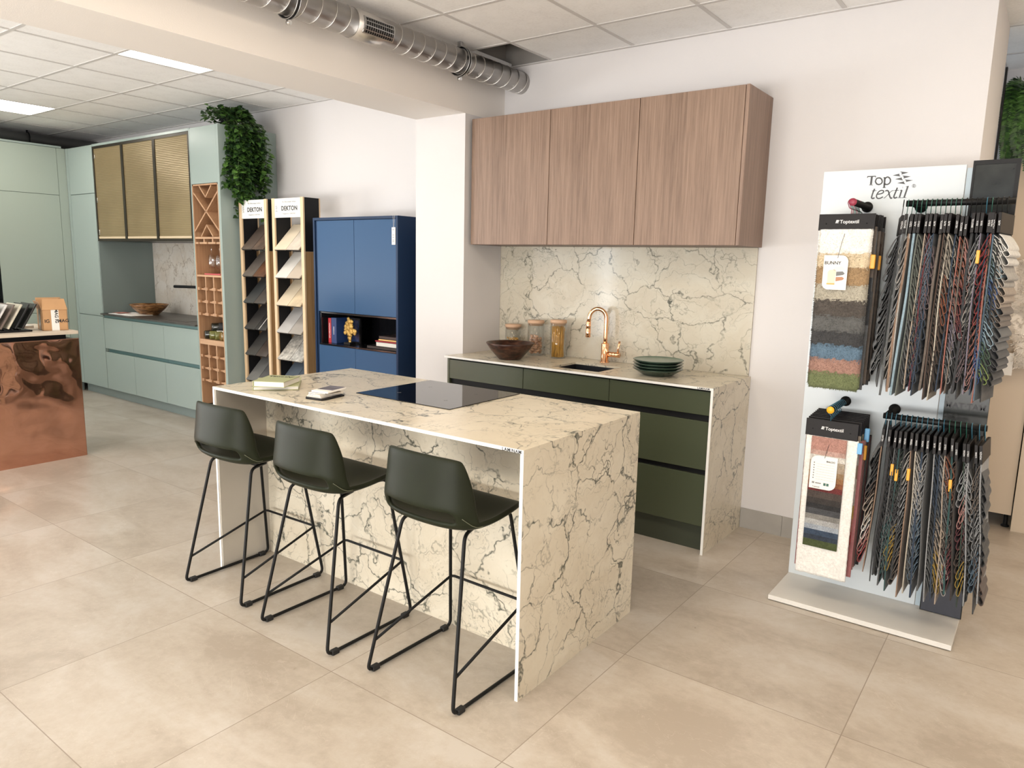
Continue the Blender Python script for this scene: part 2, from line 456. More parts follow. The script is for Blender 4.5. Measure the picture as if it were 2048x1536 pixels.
# ------------------------------------------------------------------ room shell
XL, XR, YB2 = -6.1, 5.2, 1.72
CZ = 2.80
def floor_material():
    m, nt, b, N, L = new_mat('beige_stone_floor_tiles')
    tc = N.new('ShaderNodeTexCoord')
    sep = N.new('ShaderNodeSeparateXYZ'); L.new(tc.outputs['Object'], sep.inputs[0])
    def cell(out, o, s):
        k = math_node(N, L, 'DIVIDE', math_node(N, L, 'SUBTRACT', out, o), s)
        fl = math_node(N, L, 'FLOOR', k)
        fr = math_node(N, L, 'SUBTRACT', k, fl)
        d = math_node(N, L, 'ABSOLUTE', math_node(N, L, 'SUBTRACT', fr, 0.5))
        return fl, math_node(N, L, 'GREATER_THAN', d, 0.5 - 0.0016 / s)
    fx, lx = cell(sep.outputs['X'], 1.960, 0.795)
    fy, ly = cell(sep.outputs['Y'], -2.507, 0.795)
    joint = math_node(N, L, 'MAXIMUM', lx, ly)
    cm = N.new('ShaderNodeCombineXYZ'); L.new(fx, cm.inputs[0]); L.new(fy, cm.inputs[1])
    wn = N.new('ShaderNodeTexWhiteNoise'); wn.noise_dimensions = '2D'; L.new(cm.outputs[0], wn.inputs['Vector'])
    off = N.new('ShaderNodeVectorMath'); off.operation = 'SCALE'; L.new(wn.outputs['Color'], off.inputs[0]); off.inputs['Scale'].default_value = 20
    ad = N.new('ShaderNodeVectorMath'); ad.operation = 'ADD'; L.new(tc.outputs['Object'], ad.inputs[0]); L.new(off.outputs[0], ad.inputs[1])
    v = mapping(N, L, ad.outputs[0], (1.0, 1.9, 1), rot=(0, 0, 0.5))
    n1 = noise(N, L, v, 1.7, 7, 0.62, 0.6)
    n2 = noise(N, L, ad.outputs[0], 26, 5, 0.7)
    f = math_node(N, L, 'ADD', math_node(N, L, 'MULTIPLY', n1.outputs['Fac'], 0.72), math_node(N, L, 'MULTIPLY', n2.outputs['Fac'], 0.28))
    base = ramp(N, L, f, [(0.38, (0.385, 0.33, 0.27)), (0.50, (0.465, 0.41, 0.345)), (0.61, (0.52, 0.475, 0.42))])
    # faint thin veins
    n3 = noise(N, L, v, 2.3, 5, 0.6, 1.0)
    vd = math_node(N, L, 'ABSOLUTE', math_node(N, L, 'SUBTRACT', n3.outputs['Fac'], 0.5))
    vein = math_node(N, L, 'MULTIPLY', math_node(N, L, 'LESS_THAN', vd, 0.0022), 0.16)
    base = mixc(N, L, vein, base, (0.70, 0.64, 0.57))
    tone = N.new('ShaderNodeMapRange'); tone.inputs['To Min'].default_value = 0.95; tone.inputs['To Max'].default_value = 1.04; L.new(wn.outputs['Value'], tone.inputs['Value'])
    hs = N.new('ShaderNodeHueSaturation'); L.new(base, hs.inputs['Color']); L.new(tone.outputs[0], hs.inputs['Value'])
    col = mixc(N, L, joint, hs.outputs[0], (0.27, 0.22, 0.175))
    L.new(col, b.inputs['Base Color'])
    rg = math_node(N, L, 'ADD', math_node(N, L, 'MULTIPLY', n2.outputs['Fac'], 0.2), 0.22)
    L.new(rg, b.inputs['Roughness'])
    bp = N.new('ShaderNodeBump'); bp.inputs['Strength'].default_value = 0.12; bp.inputs['Distance'].default_value = 0.003
    L.new(n2.outputs['Fac'], bp.inputs['Height']); L.new(bp.outputs['Normal'], b.inputs['Normal'])
    return m
def ceiling_material():
    m, nt, b, N, L = new_mat('mineral_fibre_ceiling_tile')
    tc = N.new('ShaderNodeTexCoord')
    n = noise(N, L, tc.outputs['Object'], 70, 4, 0.75)
    n2 = noise(N, L, tc.outputs['Object'], 9, 3, 0.6)
    f = math_node(N, L, 'ADD', math_node(N, L, 'MULTIPLY', n.outputs['Fac'], 0.6), math_node(N, L, 'MULTIPLY', n2.outputs['Fac'], 0.4))
    L.new(ramp(N, L, f, [(0.36, (0.84, 0.83, 0.82)), (0.5, (0.91, 0.905, 0.895)), (0.62, (0.93, 0.925, 0.92))]), b.inputs['Base Color'])
    b.inputs['Roughness'].default_value = 0.95
    bp = N.new('ShaderNodeBump'); bp.inputs['Strength'].default_value = 0.3; bp.inputs['Distance'].default_value = 0.002
    L.new(n.outputs['Fac'], bp.inputs['Height']); L.new(bp.outputs['Normal'], b.inputs['Normal'])
    return m
M['floor'] = floor_material()
M['ceiling'] = ceiling_material()
M['grid'] = P('ceiling_grid_metal', (0.62, 0.60, 0.585), 0.5)
M['skirting'] = P('grey_tile_skirting', (0.36, 0.34, 0.31), 0.4, var=0.08)
M['plenum'] = P('plenum_board', (0.30, 0.28, 0.26), 0.9)

struct(MB().box(XL - .2, XR + .2, FRONT_Y - .2, YB2 + .2, -0.1, 0).build('floor', 'floor', pivot=(0, 0, 0)), 'beige stone tile floor')
# ceiling of individual lay-in cells; the cells of lamps and the missing tile stay open
lampcells = {(a, b) for a, b, *_ in LAMPS}
HOLE = (-1, 0)      # cell left of x=0.383, last row at the wall
def cellbox(i, j):
    return GX0 + i * GSX, GX0 + (i + 1) * GSX, GY0 + (j) * GSY, GY0 + (j + 1) * GSY
cb = MB(); gb = MB()
i0 = math.floor((XL - GX0) / GSX); i1 = math.ceil((XR - GX0) / GSX)
j0 = math.floor((FRONT_Y - GY0) / GSY); j1 = math.ceil((YB2 - GY0) / GSY)
for i in range(i0, i1):
    for j in range(j0, j1):
        x0, x1, y0, y1 = cellbox(i, j)
        x0, x1 = max(x0, XL), min(x1, XR); y0, y1 = max(y0, FRONT_Y), min(y1, YB2)
        if (i, j) in lampcells or x1 - x0 < .005 or y1 - y0 < .005: continue
        if (i, j) == HOLE: 
            cb.box(x0, 0.06, y0, 0, CZ, CZ + 0.02); continue
        cb.box(x0, x1, y0, y1, CZ, CZ + 0.02)
struct(cb.build('ceiling', 'ceiling', pivot=(0, 0, 0)), 'suspended ceiling of pale mineral tiles')
for i in range(i0, i1 + 1):
    x = GX0 + i * GSX
    if XL < x < XR: gb.box(x - .011, x + .011, FRONT_Y, YB2, CZ - .003, CZ + .004)
for j in range(j0, j1 + 1):
    y = GY0 + j * GSY
    if FRONT_Y < y < YB2: gb.box(XL, XR, y - .011, y + .011, CZ - .0035, CZ + .004)
gb.box(XL, 2.8, -0.024, 0, CZ - .006, CZ)
struct(gb.build('trim_1', 'grid', pivot=(0, 0, 0)), 'pale metal ceiling grid')
# void above the missing tile
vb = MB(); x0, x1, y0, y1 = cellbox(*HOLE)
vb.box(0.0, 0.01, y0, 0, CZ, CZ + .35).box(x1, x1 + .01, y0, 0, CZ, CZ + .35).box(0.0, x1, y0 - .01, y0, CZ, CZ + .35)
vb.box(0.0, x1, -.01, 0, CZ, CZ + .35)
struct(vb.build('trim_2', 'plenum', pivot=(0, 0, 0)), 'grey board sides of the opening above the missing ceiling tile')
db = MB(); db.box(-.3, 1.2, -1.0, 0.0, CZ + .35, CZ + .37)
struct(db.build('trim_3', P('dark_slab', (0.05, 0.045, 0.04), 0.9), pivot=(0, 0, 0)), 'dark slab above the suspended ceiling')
pb = MB()
for k in range(3): pb.box(0.02, x1 - .01, -.15 - k * .1, -.11 - k * .1, CZ + .22, CZ + .27)
tag(pb.build('cable_tray', 'steel'), 'dark cable tray glimpsed in the opening of the missing ceiling tile', 'cable tray')

# walls
W = lambda n, lab, *a: struct(MB().box(*a).build(n, 'wall', pivot=(0, 0, 0)), lab)
W('wall_back', 'white back wall', XL, 2.798, 0, 0.75, 0, CZ + .4)
lw_ = MB(); ed = [FRONT_Y - .15] + [e for w in LEFT_WINDOWS for e in w] + [0.2]
for k in range(0, len(ed), 2): lw_.box(XL - .15, XL, ed[k], ed[k + 1], 0, CZ + .05)
for a, b in LEFT_WINDOWS:
    lw_.box(XL - .15, XL, a, b, 0, WIN_Z[0]); lw_.box(XL - .15, XL, a, b, WIN_Z[1], CZ + .05)
struct(lw_.build('wall_left', 'wall', pivot=(0, 0, 0)), 'white left wall')
for k, (a, b) in enumerate(LEFT_WINDOWS):
    f = MB(); z0, z1 = WIN_Z
    f.box(XL - .1, XL - .04, a, a + .05, z0, z1).box(XL - .1, XL - .04, b - .05, b, z0, z1).box(XL - .1, XL - .04, a, b, z0, z0 + .05).box(XL - .1, XL - .04, a, b, z1 - .05, z1)
    struct(f.build('window_%d' % (k + 4), 'black', pivot=(0, 0, 0)), 'black framed shop window')
W('wall_right', 'white right wall', XR, XR + .15, FRONT_Y, YB2 + .15, 0, CZ + .05)
W('wall_alcove', 'wall of the alcove behind the cupboards', 2.6, XR + .1, YB2, YB2 + .15, 0, CZ + .05)
fb = MB()
edges = [XL] + [e for w in WINDOWS for e in w] + [XR]
for k in range(0, len(edges), 2): fb.box(edges[k], edges[k + 1], FRONT_Y - .15, FRONT_Y, 0, CZ + .05)
for a, b in WINDOWS:
    fb.box(a, b, FRONT_Y - .15, FRONT_Y, 0, WIN_Z[0]); fb.box(a, b, FRONT_Y - .15, FRONT_Y, WIN_Z[1], CZ + .05)
struct(fb.build('wall_front', 'wall', pivot=(0, 0, 0)), 'white shopfront wall')
for k, (a, b) in enumerate(WINDOWS):
    f = MB(); z0, z1 = WIN_Z
    f.box(a, a + .03, FRONT_Y - .1, FRONT_Y - .04, z0, z1).box(b - .03, b, FRONT_Y - .1, FRONT_Y - .04, z0, z1)
    f.box(a, b, FRONT_Y - .1, FRONT_Y - .04, z0, z0 + .05).box(a, b, FRONT_Y - .1, FRONT_Y - .04, z1 - .05, z1)
    struct(f.build('window_%d' % (k + 1), 'black', pivot=(0, 0, 0)), 'black framed shop window')
# beam and the pillar it rests on (front of pillar y=-0.41, x -0.435..0)
W('wall_pillar', 'white pillar under the ceiling beam', -0.4355, 0, -0.41, 0, 0, 2.445)
struct(MB().box(-0.4355, 0, FRONT_Y, 0, 2.445, CZ + .02).build('trim_4', 'beam', pivot=(0, 0, 0)), 'white boxed ceiling beam')
# tile skirting right of the worktop
sk = MB(); xs = [1.815, 2.055, 2.42, 2.79]
for a, b in zip(xs, xs[1:]): sk.box(a, b - .0015, -.009, 0, 0, .118)
sk.box(2.799, 2.808, 0, .75, 0, .118)
struct(sk.build('baseboard_back', 'skirting', pivot=(0, 0, 0)), 'grey tile skirting')
sk = MB().box(-1.0, -.4355, -.009, 0, 0, .118).box(-.4355, .0, -.419, -.41, 0, .118).box(-.4445, -.4355, -.41, 0, 0, .118)
struct(sk.build('baseboard_left', 'skirting', pivot=(0, 0, 0)), 'grey tile skirting around the pillar')

# LED panels
M['led_n'] = emis('led_diffuser_neutral', (1.0, 0.95, 0.86), LED_STRENGTH * 0.85)
M['led_w'] = emis('led_diffuser_warm', WARM, LED_STRENGTH)
names = ['square ceiling light partly hidden by the white beam', 'square ceiling light above the pale green tall cupboards']
for k, (i, j, s, warm) in enumerate(LAMPS):
    x0, x1, y0, y1 = cellbox(i, j)
    lab = names[k] if k < 2 else 'square ceiling light panel in the suspended ceiling outside the picture'
    t = thing('ceiling_light', lab, 'ceiling light', ((x0 + x1) / 2, (y0 + y1) / 2, CZ), 'ceiling light panels' if k > 1 else None)
    fr = MB(); e = .014
    fr.box(x0, x1, y0, y0 + e, CZ - .002, CZ + .02).box(x0, x1, y1 - e, y1, CZ - .002, CZ + .02)
    fr.box(x0, x0 + e, y0, y1, CZ - .002, CZ + .02).box(x1 - e, x1, y0, y1, CZ - .002, CZ + .02)
    fr.build('frame', 'grid', t)
    MB().box(x0 + e, x1 - e, y0 + e, y1 - e, CZ + .004, CZ + .012).build('diffuser', 'led_w' if warm else 'led_n', t)

# ------------------------------------------------------------------ spiral ventilation duct in the right room
def spiral_duct(label, c, r, y0, y1, pitch, grille=None, clamps=(), group=None):
    t = thing('ventilation_duct', label, 'duct', (c[0], (y0 + y1) / 2, c[1]), group)
    b = MB(); n = 48
    b.lathe([(r, y0), (r, y1)], (c[0], 0, c[1]), n, 'Y')
    b.build('duct_tube', M['duct'], t)
    s = MB(); pts = []
    turns = (y1 - y0) / pitch; steps = int(turns * 20)
    for i in range(steps + 1):
        a = 2 * math.pi * i / 20
        pts.append((c[0] + (r + .0005) * math.cos(a), y0 + (y1 - y0) * i / steps, c[1] + (r + .0005) * math.sin(a)))
    s.tube(pts, .0022, 5); s.build('spiral_seam', M['duct_seam'], t)
    return t
def duct_mat(name, col, rough):
    m, nt, b, N, L = new_mat(name)
    tc = N.new('ShaderNodeTexCoord')
    n = noise(N, L, mapping(N, L, tc.outputs['Object'], (30, 3, 30)), 1, 5, 0.7)
    b.inputs['Base Color'].default_value = (*col, 1); b.inputs['Metallic'].default_value = 1.0
    L.new(math_node(N, L, 'ADD', math_node(N, L, 'MULTIPLY', n.outputs['Fac'], 0.22), rough), b.inputs['Roughness'])
    bp = N.new('ShaderNodeBump'); bp.inputs['Strength'].default_value = 0.10; bp.inputs['Distance'].default_value = 0.004
    L.new(noise(N, L, tc.outputs['Object'], 12, 3).outputs['Fac'], bp.inputs['Height']); L.new(bp.outputs['Normal'], b.inputs['Normal'])
    return m
M['duct'] = duct_mat('galvanised_steel', (0.62, 0.60, 0.58), 0.20)
M['duct_seam'] = duct_mat('galvanised_seam', (0.66, 0.64, 0.62), 0.2)
DC, DR = (0.135, 2.689), 0.0705
dt = spiral_duct('shiny galvanised spiral duct running along the right side of the beam', DC, DR, -7.6, 0.0, 0.088)
# wide collar section around the grille
g = MB()
g.lathe([(DR + .0035, -1.475), (DR + .0035, -1.20)], (DC[0], 0, DC[1]), 48, 'Y')
g.build('grille_section', 'duct', dt)
g = MB()
def onduct(a, rad, y): return (DC[0] + rad * math.cos(a), y, DC[1] + rad * math.sin(a))
A0, A1 = math.radians(-42), math.radians(22); Y0, Y1 = -1.445, -1.235
def patch(b, a0, a1, y0, y1, r0, r1, n=6):
    for k in range(n):
        b0, b1 = a0 + (a1 - a0) * k / n, a0 + (a1 - a0) * (k + 1) / n
        vs = [onduct(a, r_, y) for a in (b0, b1) for y in (y0, y1) for r_ in (r0, r1)]
        t = bmesh.new(); q = [t.verts.new(v) for v in vs]
        for f in ((0, 1, 3, 2), (4, 6, 7, 5), (0, 4, 5, 1), (2, 3, 7, 6), (0, 2, 6, 4), (1, 5, 7, 3)): t.faces.new([q[i] for i in f])
        b.add(t)
patch(g, A0, A1, Y0, Y1, DR + .0036, DR + .0045)
gr = g.build('air_grille', 'black', dt)
f = MB()
for a0, a1, y0, y1 in ((A0, A0 + .08, Y0, Y1), (A1 - .08, A1, Y0, Y1), (A0, A1, Y0, Y0 + .008), (A0, A1, Y1 - .008, Y1)): patch(f, a0, a1, y0, y1, DR + .0045, DR + .008)
for k in range(1, 4):
    a = A0 + (A1 - A0) * k / 4; patch(f, a - .025, a + .025, Y0, Y1, DR + .0045, DR + .0075, 1)
for k in range(1, 14):
    y = Y0 + (Y1 - Y0) * k / 14; patch(f, A0, A1, y - .0012, y + .0012, DR + .0045, DR + .006)
f.build('louvre', 'steel', gr)
for y in (-0.625, -1.845, -3.3, -5.0):
    c = MB(); ring = [(DC[0] + (DR + .009) * math.cos(a), y, DC[1] + (DR + .009) * math.sin(a)) for a in [2 * math.pi * k / 32 for k in range(32)]]
    c.tube(ring, .007, 6, closed=True)
    cl = c.build('duct_clamp', 'black', dt)
    c = MB()
    for dy in (-.009, .009):
        c.tube([(p[0], y + dy, p[2]) for p in [(DC[0] + (DR + .013) * math.cos(a), 0, DC[1] + (DR + .013) * math.sin(a)) for a in [2 * math.pi * k / 32 for k in range(32)]]], .0028, 5, closed=True)
    c.build('clamp_band', 'steel', cl)
    MB().box(DC[0] - .012, DC[0] + .012, y - .009, y + .009, DC[1] + DR + .008, CZ).build('clamp_hanger', 'steel', cl)
    c = MB()
    c.tube([(DC[0] + .0, y, DC[1] - DR - .008), (DC[0] + .0, y, DC[1] - DR - .03)], .005, 8)
    c.lathe([(.011, -.01), (.011, .01)], (DC[0], y, DC[1] - DR - .028), 12, 'X')
    c.build('clamp_bolt', 'chrome', cl)
# ------------------------------------------------------------------ kitchen run on the back wall
WT = 0.897                       # worktop height
SK = (0.768, 1.092, -0.485, -0.213)      # sink cut-out
def slab_with_hole(b, x0, x1, y0, y1, z0, z1, h):
    b.box(x0, h[0], y0, y1, z0, z1); b.box(h[1], x1, y0, y1, z0, z1)
    b.box(h[0], h[1], y0, h[2], z0, z1); b.box(h[0], h[1], h[3], y1, z0, z1)
wt = thing('waterfall_worktop', 'cream veined stone worktop with side panel to the floor, set against the back wall', 'worktop', (0.9, -0.28, 0))
b = MB(); b.box(-0.02, 1.80, -.565, -.4115, WT - .012, WT)
b.box(0.0015, SK[0], -.4115, -.0125, WT - .012, WT); b.box(SK[1], 1.80, -.4115, -.0125, WT - .012, WT)
b.box(SK[0], SK[1], SK[3], -.0125, WT - .012, WT)
b2 = b.bm
# carve front strip for the sink
b = MB(); b.box(-0.02, SK[0], -.565, -.4115, WT - .012, WT); b.box(SK[1], 1.80, -.565, -.4115, WT - .012, WT)
b.box(SK[0], SK[1], -.565, SK[2], WT - .012, WT)
b.box(0.0015, SK[0], -.4115, -.0125, WT - .012, WT); b.box(SK[1], 1.80, -.4115, -.0125, WT - .012, WT)
b.box(SK[0], SK[1], SK[3], -.0125, WT - .012, WT)
b.build('worktop_slab', 'marble', wt)
b2.free()
MB().box(-0.02, 1.812, -.569, -.565, WT - .0125, WT).box(-0.024, -0.02, -.569, -.4115, WT - .0125, WT).build('front_edge', 'white_edge', wt)
MB().box(1.80, 1.812, -.565, -.0015, 0, WT).build('side_panel', 'marble', wt)
MB().box(1.7995, 1.8125, -.569, -.565, 0, WT - .0125).build('side_panel_edge', 'white_edge', wt)
text('LAMINAM', .0135, 'ink', wt, (1.792, -.5694, WT - .0108), align='RIGHT', bold=.0003, space=1.15, name='brand_lettering')

for k in range(3):
    x0 = .004 + k * .598; x1 = x0 + .598
    x0 = max(x0, 0.004); x1 = min(x1, 1.7985)
    sidel = ['at the left end under the wooden bowl', 'in the middle under the sink', 'at the right end beside the stone side panel'][k]
    t = thing('base_cabinet', 'olive green base cabinet with drawers ' + sidel, 'cabinet', ((x0 + x1) / 2, -.28, .115), 'olive green base cabinets')
    c = MB(); c.box(x0, x1, -.405 if k == 0 else -.52, -.02, .116, .68)
    if k == 0: c.box(x0, x1, -.52, -.414, .116, .68)
    if k == 1: c.box(x0, x1, -.52, -.50, .68, .875)
    else: c.box(x0, x1, -.52, -.414, .68, .875)
    c.build('carcass', 'green_dark', t)
    MB().box(x0, x1, -.527, -.521, .70, .765).box(x0, x1, -.527, -.521, .415, .47).box(x0, x1, -.527, -.521, .873, .884).build('grip_channel', 'black', t)
    g = .0018
    for z0, z1 in ((.748, .873), (.456, .714), (.148, .427)):
        MB().box(x0 + g, x1 - g, -.5475, -.528, z0, z1, .0012, 1).build('drawer_front', 'green', t)
MB().box(-.014, .003, -.5475, -.412, .02, .884).build('end_panel', 'green', None)
tag(bpy.data.objects['end_panel'], 'thin olive green end panel at the left end of the kitchen run, by the pillar', 'panel')
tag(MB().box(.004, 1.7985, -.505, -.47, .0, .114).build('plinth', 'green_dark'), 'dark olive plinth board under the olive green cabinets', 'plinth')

tag(MB().box(.0015, 1.800, -.0115, -.0015, WT + .0005, 1.6195).build('splashback', 'marble_polished' if 'marble_polished' in M else 'marble'),
    'polished veined stone splashback between the worktop and the wall cabinets', 'splashback')

# wall cabinets
UZ0, UZ1 = 1.621, 2.412
for k in range(3):
    xs = [.021, .628, 1.215, 1.7985]
    x0, x1 = xs[k], xs[k + 1]
    t = thing('wall_cabinet', 'brown oak veneered wall cabinet, ' + ['the left one beside the pillar', 'the middle one of three', 'the right one with the visible side panel'][k], 'cabinet', ((x0 + x1) / 2, -.18, UZ0), 'brown oak wall cabinets')
    MB().box(x0 + .001, x1 - .001, -.347, -.002, UZ0 + .004, UZ1 - .004).build('carcass', 'walnut_dark', t)
    MB().box(x0 + .0018, x1 - .0018, -.369, -.349, UZ0 + .001, UZ1 - .001, .001, 1).build('door', 'walnut', t)
    if k == 2: MB().box(x1 + .0008, x1 + .0195, -.369, -.002, UZ0, UZ1, .001, 1).build('side_panel', 'walnut_side', t)
    MB().box(x0 + .001, x1 - .001, -.346, -.002, UZ0 - .001, UZ0 + .003).build('base_panel', 'walnut_dark', t)

# sink
s = MB(); x0, x1, y0, y1 = SK
s.smooth = False
t = thing('sink', 'black undermount sink sunk in the worktop below the tap', 'sink', ((x0 + x1) / 2, (y0 + y1) / 2, .70))
w = .004
s.box(x0 - w, x0, y0 - w, y1 + w, .70, WT - .0125).box(x1, x1 + w, y0 - w, y1 + w, .70, WT - .0125)
s.box(x0, x1, y0 - w, y0, .70, WT - .0125).box(x0, x1, y1, y1 + w, .70, WT - .0125).box(x0 - w, x1 + w, y0 - w, y1 + w, .696, .70)
s.build('basin', 'sink_black', t)
MB().lathe([(.001, .7005), (.04, .7005), (.042, .703), (.03, .7035), (.001, .7025)], ((x0 + x1) / 2, (y0 + y1) / 2, 0), 24).build('drain', 'steel', t)

# tap
t = thing('kitchen_tap', 'polished rose gold tap with a tall arched spout behind the black sink', 'tap', (.905, -.085, WT))
X, Y = .905, -.085
MB().lathe([(.0, WT), (.030, WT), (.030, WT + .004), (.0245, WT + .006), (.0245, WT + .118), (.023, WT + .122), (.0, WT + .122)], (X, Y, 0), 32).build('tap_body', 'brass', t)
dx, dy = -.098, -.045
L_ = math.hypot(dx, dy); ux, uy = dx / L_, dy / L_
R_ = L_ / 2; zc = 1.172
pts = [(X, Y, WT + .11), (X, Y, 1.05)] + [(X + ux * (R_ - R_ * math.cos(a)), Y + uy * (R_ - R_ * math.cos(a)), zc + R_ * 1.15 * math.sin(a)) for a in [math.pi * k / 18 for k in range(19)]] + [(X + ux * L_ * 1.03, Y + uy * L_ * 1.03, 1.14)]
MB().tube(pts, .0130, 16).build('spout', 'brass', t)
e = Vector((X + ux * L_ * 1.03, Y + uy * L_ * 1.03, 0))
MB().lathe([(.0, 1.052), (.0135, 1.052), (.0155, 1.056), (.0155, 1.104), (.0145, 1.106), (.0155, 1.108), (.0155, 1.150), (.013, 1.154), (0, 1.154)], (e.x, e.y, 0), 24).build('spray_head', 'brass', t)
MB().lathe([(.0, .02), (.0165, .02), (.0165, .062), (.0155, .064), (.0165, .066), (.0165, .105), (.0, .105)], (X, Y, WT + .055), 24, 'X').build('valve', 'brass', t)
MB().tube([(X + .092, Y, WT + .06), (X + .094, Y - .002, WT + .09), (X + .104, Y - .004, WT + .142)], .0065, 10).build('tap_lever', 'brass', t)

# wooden bowl
def bowl(name, label, c, r, h, mat, rb=.45, group=None):
    prof = [(0.0, 0), (r * rb, 0), (r * rb + .004, .004), (r * .80, h * .55), (r, h * .96), (r - .003, h), (r - .010, h * .97), (r * .77, h * .56), (r * rb * .9, .016), (0, .012)]
    o = MB().lathe(prof, (c[0], c[1], c[2]), 48).build(name, mat)
    return tag(o, label, 'bowl', group)
def bowlwood(name, c0, c1, c2):
    m, nt, b, N, L = new_mat(name)
    tc = N.new('ShaderNodeTexCoord')
    n = noise(N, L, mapping(N, L, tc.outputs['Object'], (6, 6, 22)), 1.6, 5, 0.6, 1.6)
    L.new(ramp(N, L, n.outputs['Fac'], [(0.36, c0), (0.5, c1), (0.66, c2)]), b.inputs['Base Color'])
    b.inputs['Roughness'].default_value = 0.28
    return m
M['bowl_dark'] = bowlwood('dark_acacia_wood', (0.012, 0.005, 0.003), (0.045, 0.017, 0.010), (0.10, 0.042, 0.022))
M['bowl_light'] = bowlwood('acacia_wood', (0.06, 0.025, 0.010), (0.24, 0.11, 0.04), (0.42, 0.23, 0.09))
bowl('wooden_bowl', 'dark brown wooden bowl at the left end of the worktop', (.385, -.395, WT), .155, .108, 'bowl_dark')

# storage jars

M['bamboo'] = P('bamboo_lid', (0.62, 0.40, 0.26), 0.5, var=0.1)
def jar(c, r, h, label, square=False):
    t = thing('storage_jar', label, 'jar', (c[0], c[1], WT), 'glass storage jars with bamboo lids')
    z = WT; zt = z + h
    prof = [(0, z + .0005), (r - .002, z + .0005), (r, z + .004), (r, zt - .022), (r - .003, zt - .020), (r - .003, z + .006), (0, z + .006)]
    MB().lathe(prof, (c[0], c[1], 0), 40).build('glass_body', 'thin_glass', t)
    MB().lathe([(0, zt - .034), (r - .0035, zt - .034), (r - .0035, zt - .020), (r + .0015, zt - .020), (r + .0015, zt), (0, zt)], (c[0], c[1], 0), 40).build('lid', 'bamboo', t)
    return t
M['spaghetti'] = P('dry_spaghetti', (0.74, 0.40, 0.06), 0.35, var=0.12, vscale=80)
M['pasta'] = P('dry_pasta', (0.78, 0.45, 0.09), 0.45, var=0.12, vscale=60)
M['shell_pasta'] = P('dried_mushroom_slices', (0.62, 0.36, 0.22), 0.6, var=0.3, vscale=40)
r_ = random.Random(3)
jc = (.570, -.118)
jar(jc, .053, .250, 'tall glass jar of spaghetti with bamboo lid, right of the other jars')
b = MB()
for k in range(190):
    a = r_.uniform(0, 6.283); rr = .044 * math.sqrt(r_.random())
    tw = r_.gauss(0, .45); a2 = a + tw + .5; r2 = min(.045, rr * r_.uniform(.8, 1.25))
    b.tube([(jc[0] + rr * math.cos(a), jc[1] + rr * math.sin(a), WT + .008), (jc[0] + r2 * math.cos(a2), jc[1] + r2 * math.sin(a2), WT + r_.uniform(.19, .212))], .0017, 4)
tag(b.build('spaghetti', 'spaghetti'), 'golden bundle of dry spaghetti inside the tall jar', 'spaghetti', kind='stuff')
jc = (.382, -.105)
jar(jc, .055, .235, 'glass jar of pinkish brown dried pieces with bamboo lid, the middle jar')
b = MB(); 
for layer in range(8):
    for k in range(7 if layer < 7 else 4):
        a = k * 6.283 / 7 + layer * 1.3 + r_.uniform(-.2, .2); rr = .033 if k else .006
        c = (jc[0] + rr * math.cos(a), jc[1] + rr * math.sin(a), WT + .020 + layer * .0155)
        t = bmesh.new(); bmesh.ops.create_icosphere(t, subdivisions=2, radius=.014)
        rot = Matrix.Rotation(r_.uniform(0, 3), 3, Vector((r_.random(), r_.random(), r_.random() + .1)).normalized())
        for v in t.verts:
            p = v.co.copy(); p = Vector((p.x * 1.05, p.y * .8, p.z * (.62 if p.z > 0 else .25)))
            v.co = rot @ p + Vector(c)
        b.add(t, True)
tag(b.build('dried_pieces', 'shell_pasta'), 'pinkish brown dried pieces filling the middle jar', 'dried food', kind='stuff')
jc = (.185, -.095)
jar(jc, .054, .195, 'short glass jar of yellow pasta with bamboo lid behind the wooden bowl')
b = MB()
for k in range(110):
    a = r_.uniform(0, 6.283); rr = .040 * math.sqrt(r_.random()); th = r_.uniform(0, 3.14); ph = r_.uniform(-.5, .5)
    c = Vector((jc[0] + rr * math.cos(a), jc[1] + rr * math.sin(a), WT + .014 + .088 * (k / 110)))
    d = Vector((math.cos(th) * math.cos(ph), math.sin(th) * math.cos(ph), math.sin(ph))) * (.011 if rr > .03 else .014)
    if (c + d - Vector((jc[0], jc[1], c.z))).xy.length > .048 or (c - d - Vector((jc[0], jc[1], c.z))).xy.length > .048: d = Vector((-math.sin(a), math.cos(a), .2)) * .012
    b.tube([c - d, c + d], .0036, 6)
tag(b.build('penne', 'pasta'), 'yellow pasta tubes inside the short jar', 'pasta', kind='stuff')

# plates
M['plate'] = P('green_black_glaze', (0.022, 0.045, 0.030), 0.22, var=0.35, vscale=18, coat=0.3)
M['plate_top'] = P('green_glaze', (0.075, 0.14, 0.095), 0.3, var=0.25, vscale=25, coat=0.3)
pc = (1.390, -.335)
for k in range(4):
    z = WT + .0006 + k * .0165; R = .142
    prof = [(0, z), (R * .58, z), (R * .60, z + .002), (R * .92, z + .030), (R, z + .0375), (R - .001, z + .0395), (R - .004, z + .039), (R * .90, z + .032), (R * .60, z + .0065), (0, z + .0055)]
    if k == 3: prof = prof[:-3] + [(R * .9, z + .035), (R * .55, z + .030), (0, z + .029)]
    t = thing('plate', 'dark green glazed plate in the stack on the worktop, ' + ['lowest of the four', 'second from the bottom', 'third from the bottom', 'topmost with its green face showing'][k], 'plate', (pc[0], pc[1], z), 'stack of green plates')
    MB().lathe(prof, (pc[0], pc[1], 0), 56).build('plate_body', 'plate', t)
    if k == 3: MB().lathe([(0, z + .0292), (R * .55, z + .0302), (R * .90, z + .0352), (R - .006, z + .0396), (R - .003, z + .0403), (R * .9, z + .0362), (R * .55, z + .0312), (0, z + .0302)], (pc[0], pc[1], 0), 56).build('glazed_face', 'plate_top', t)

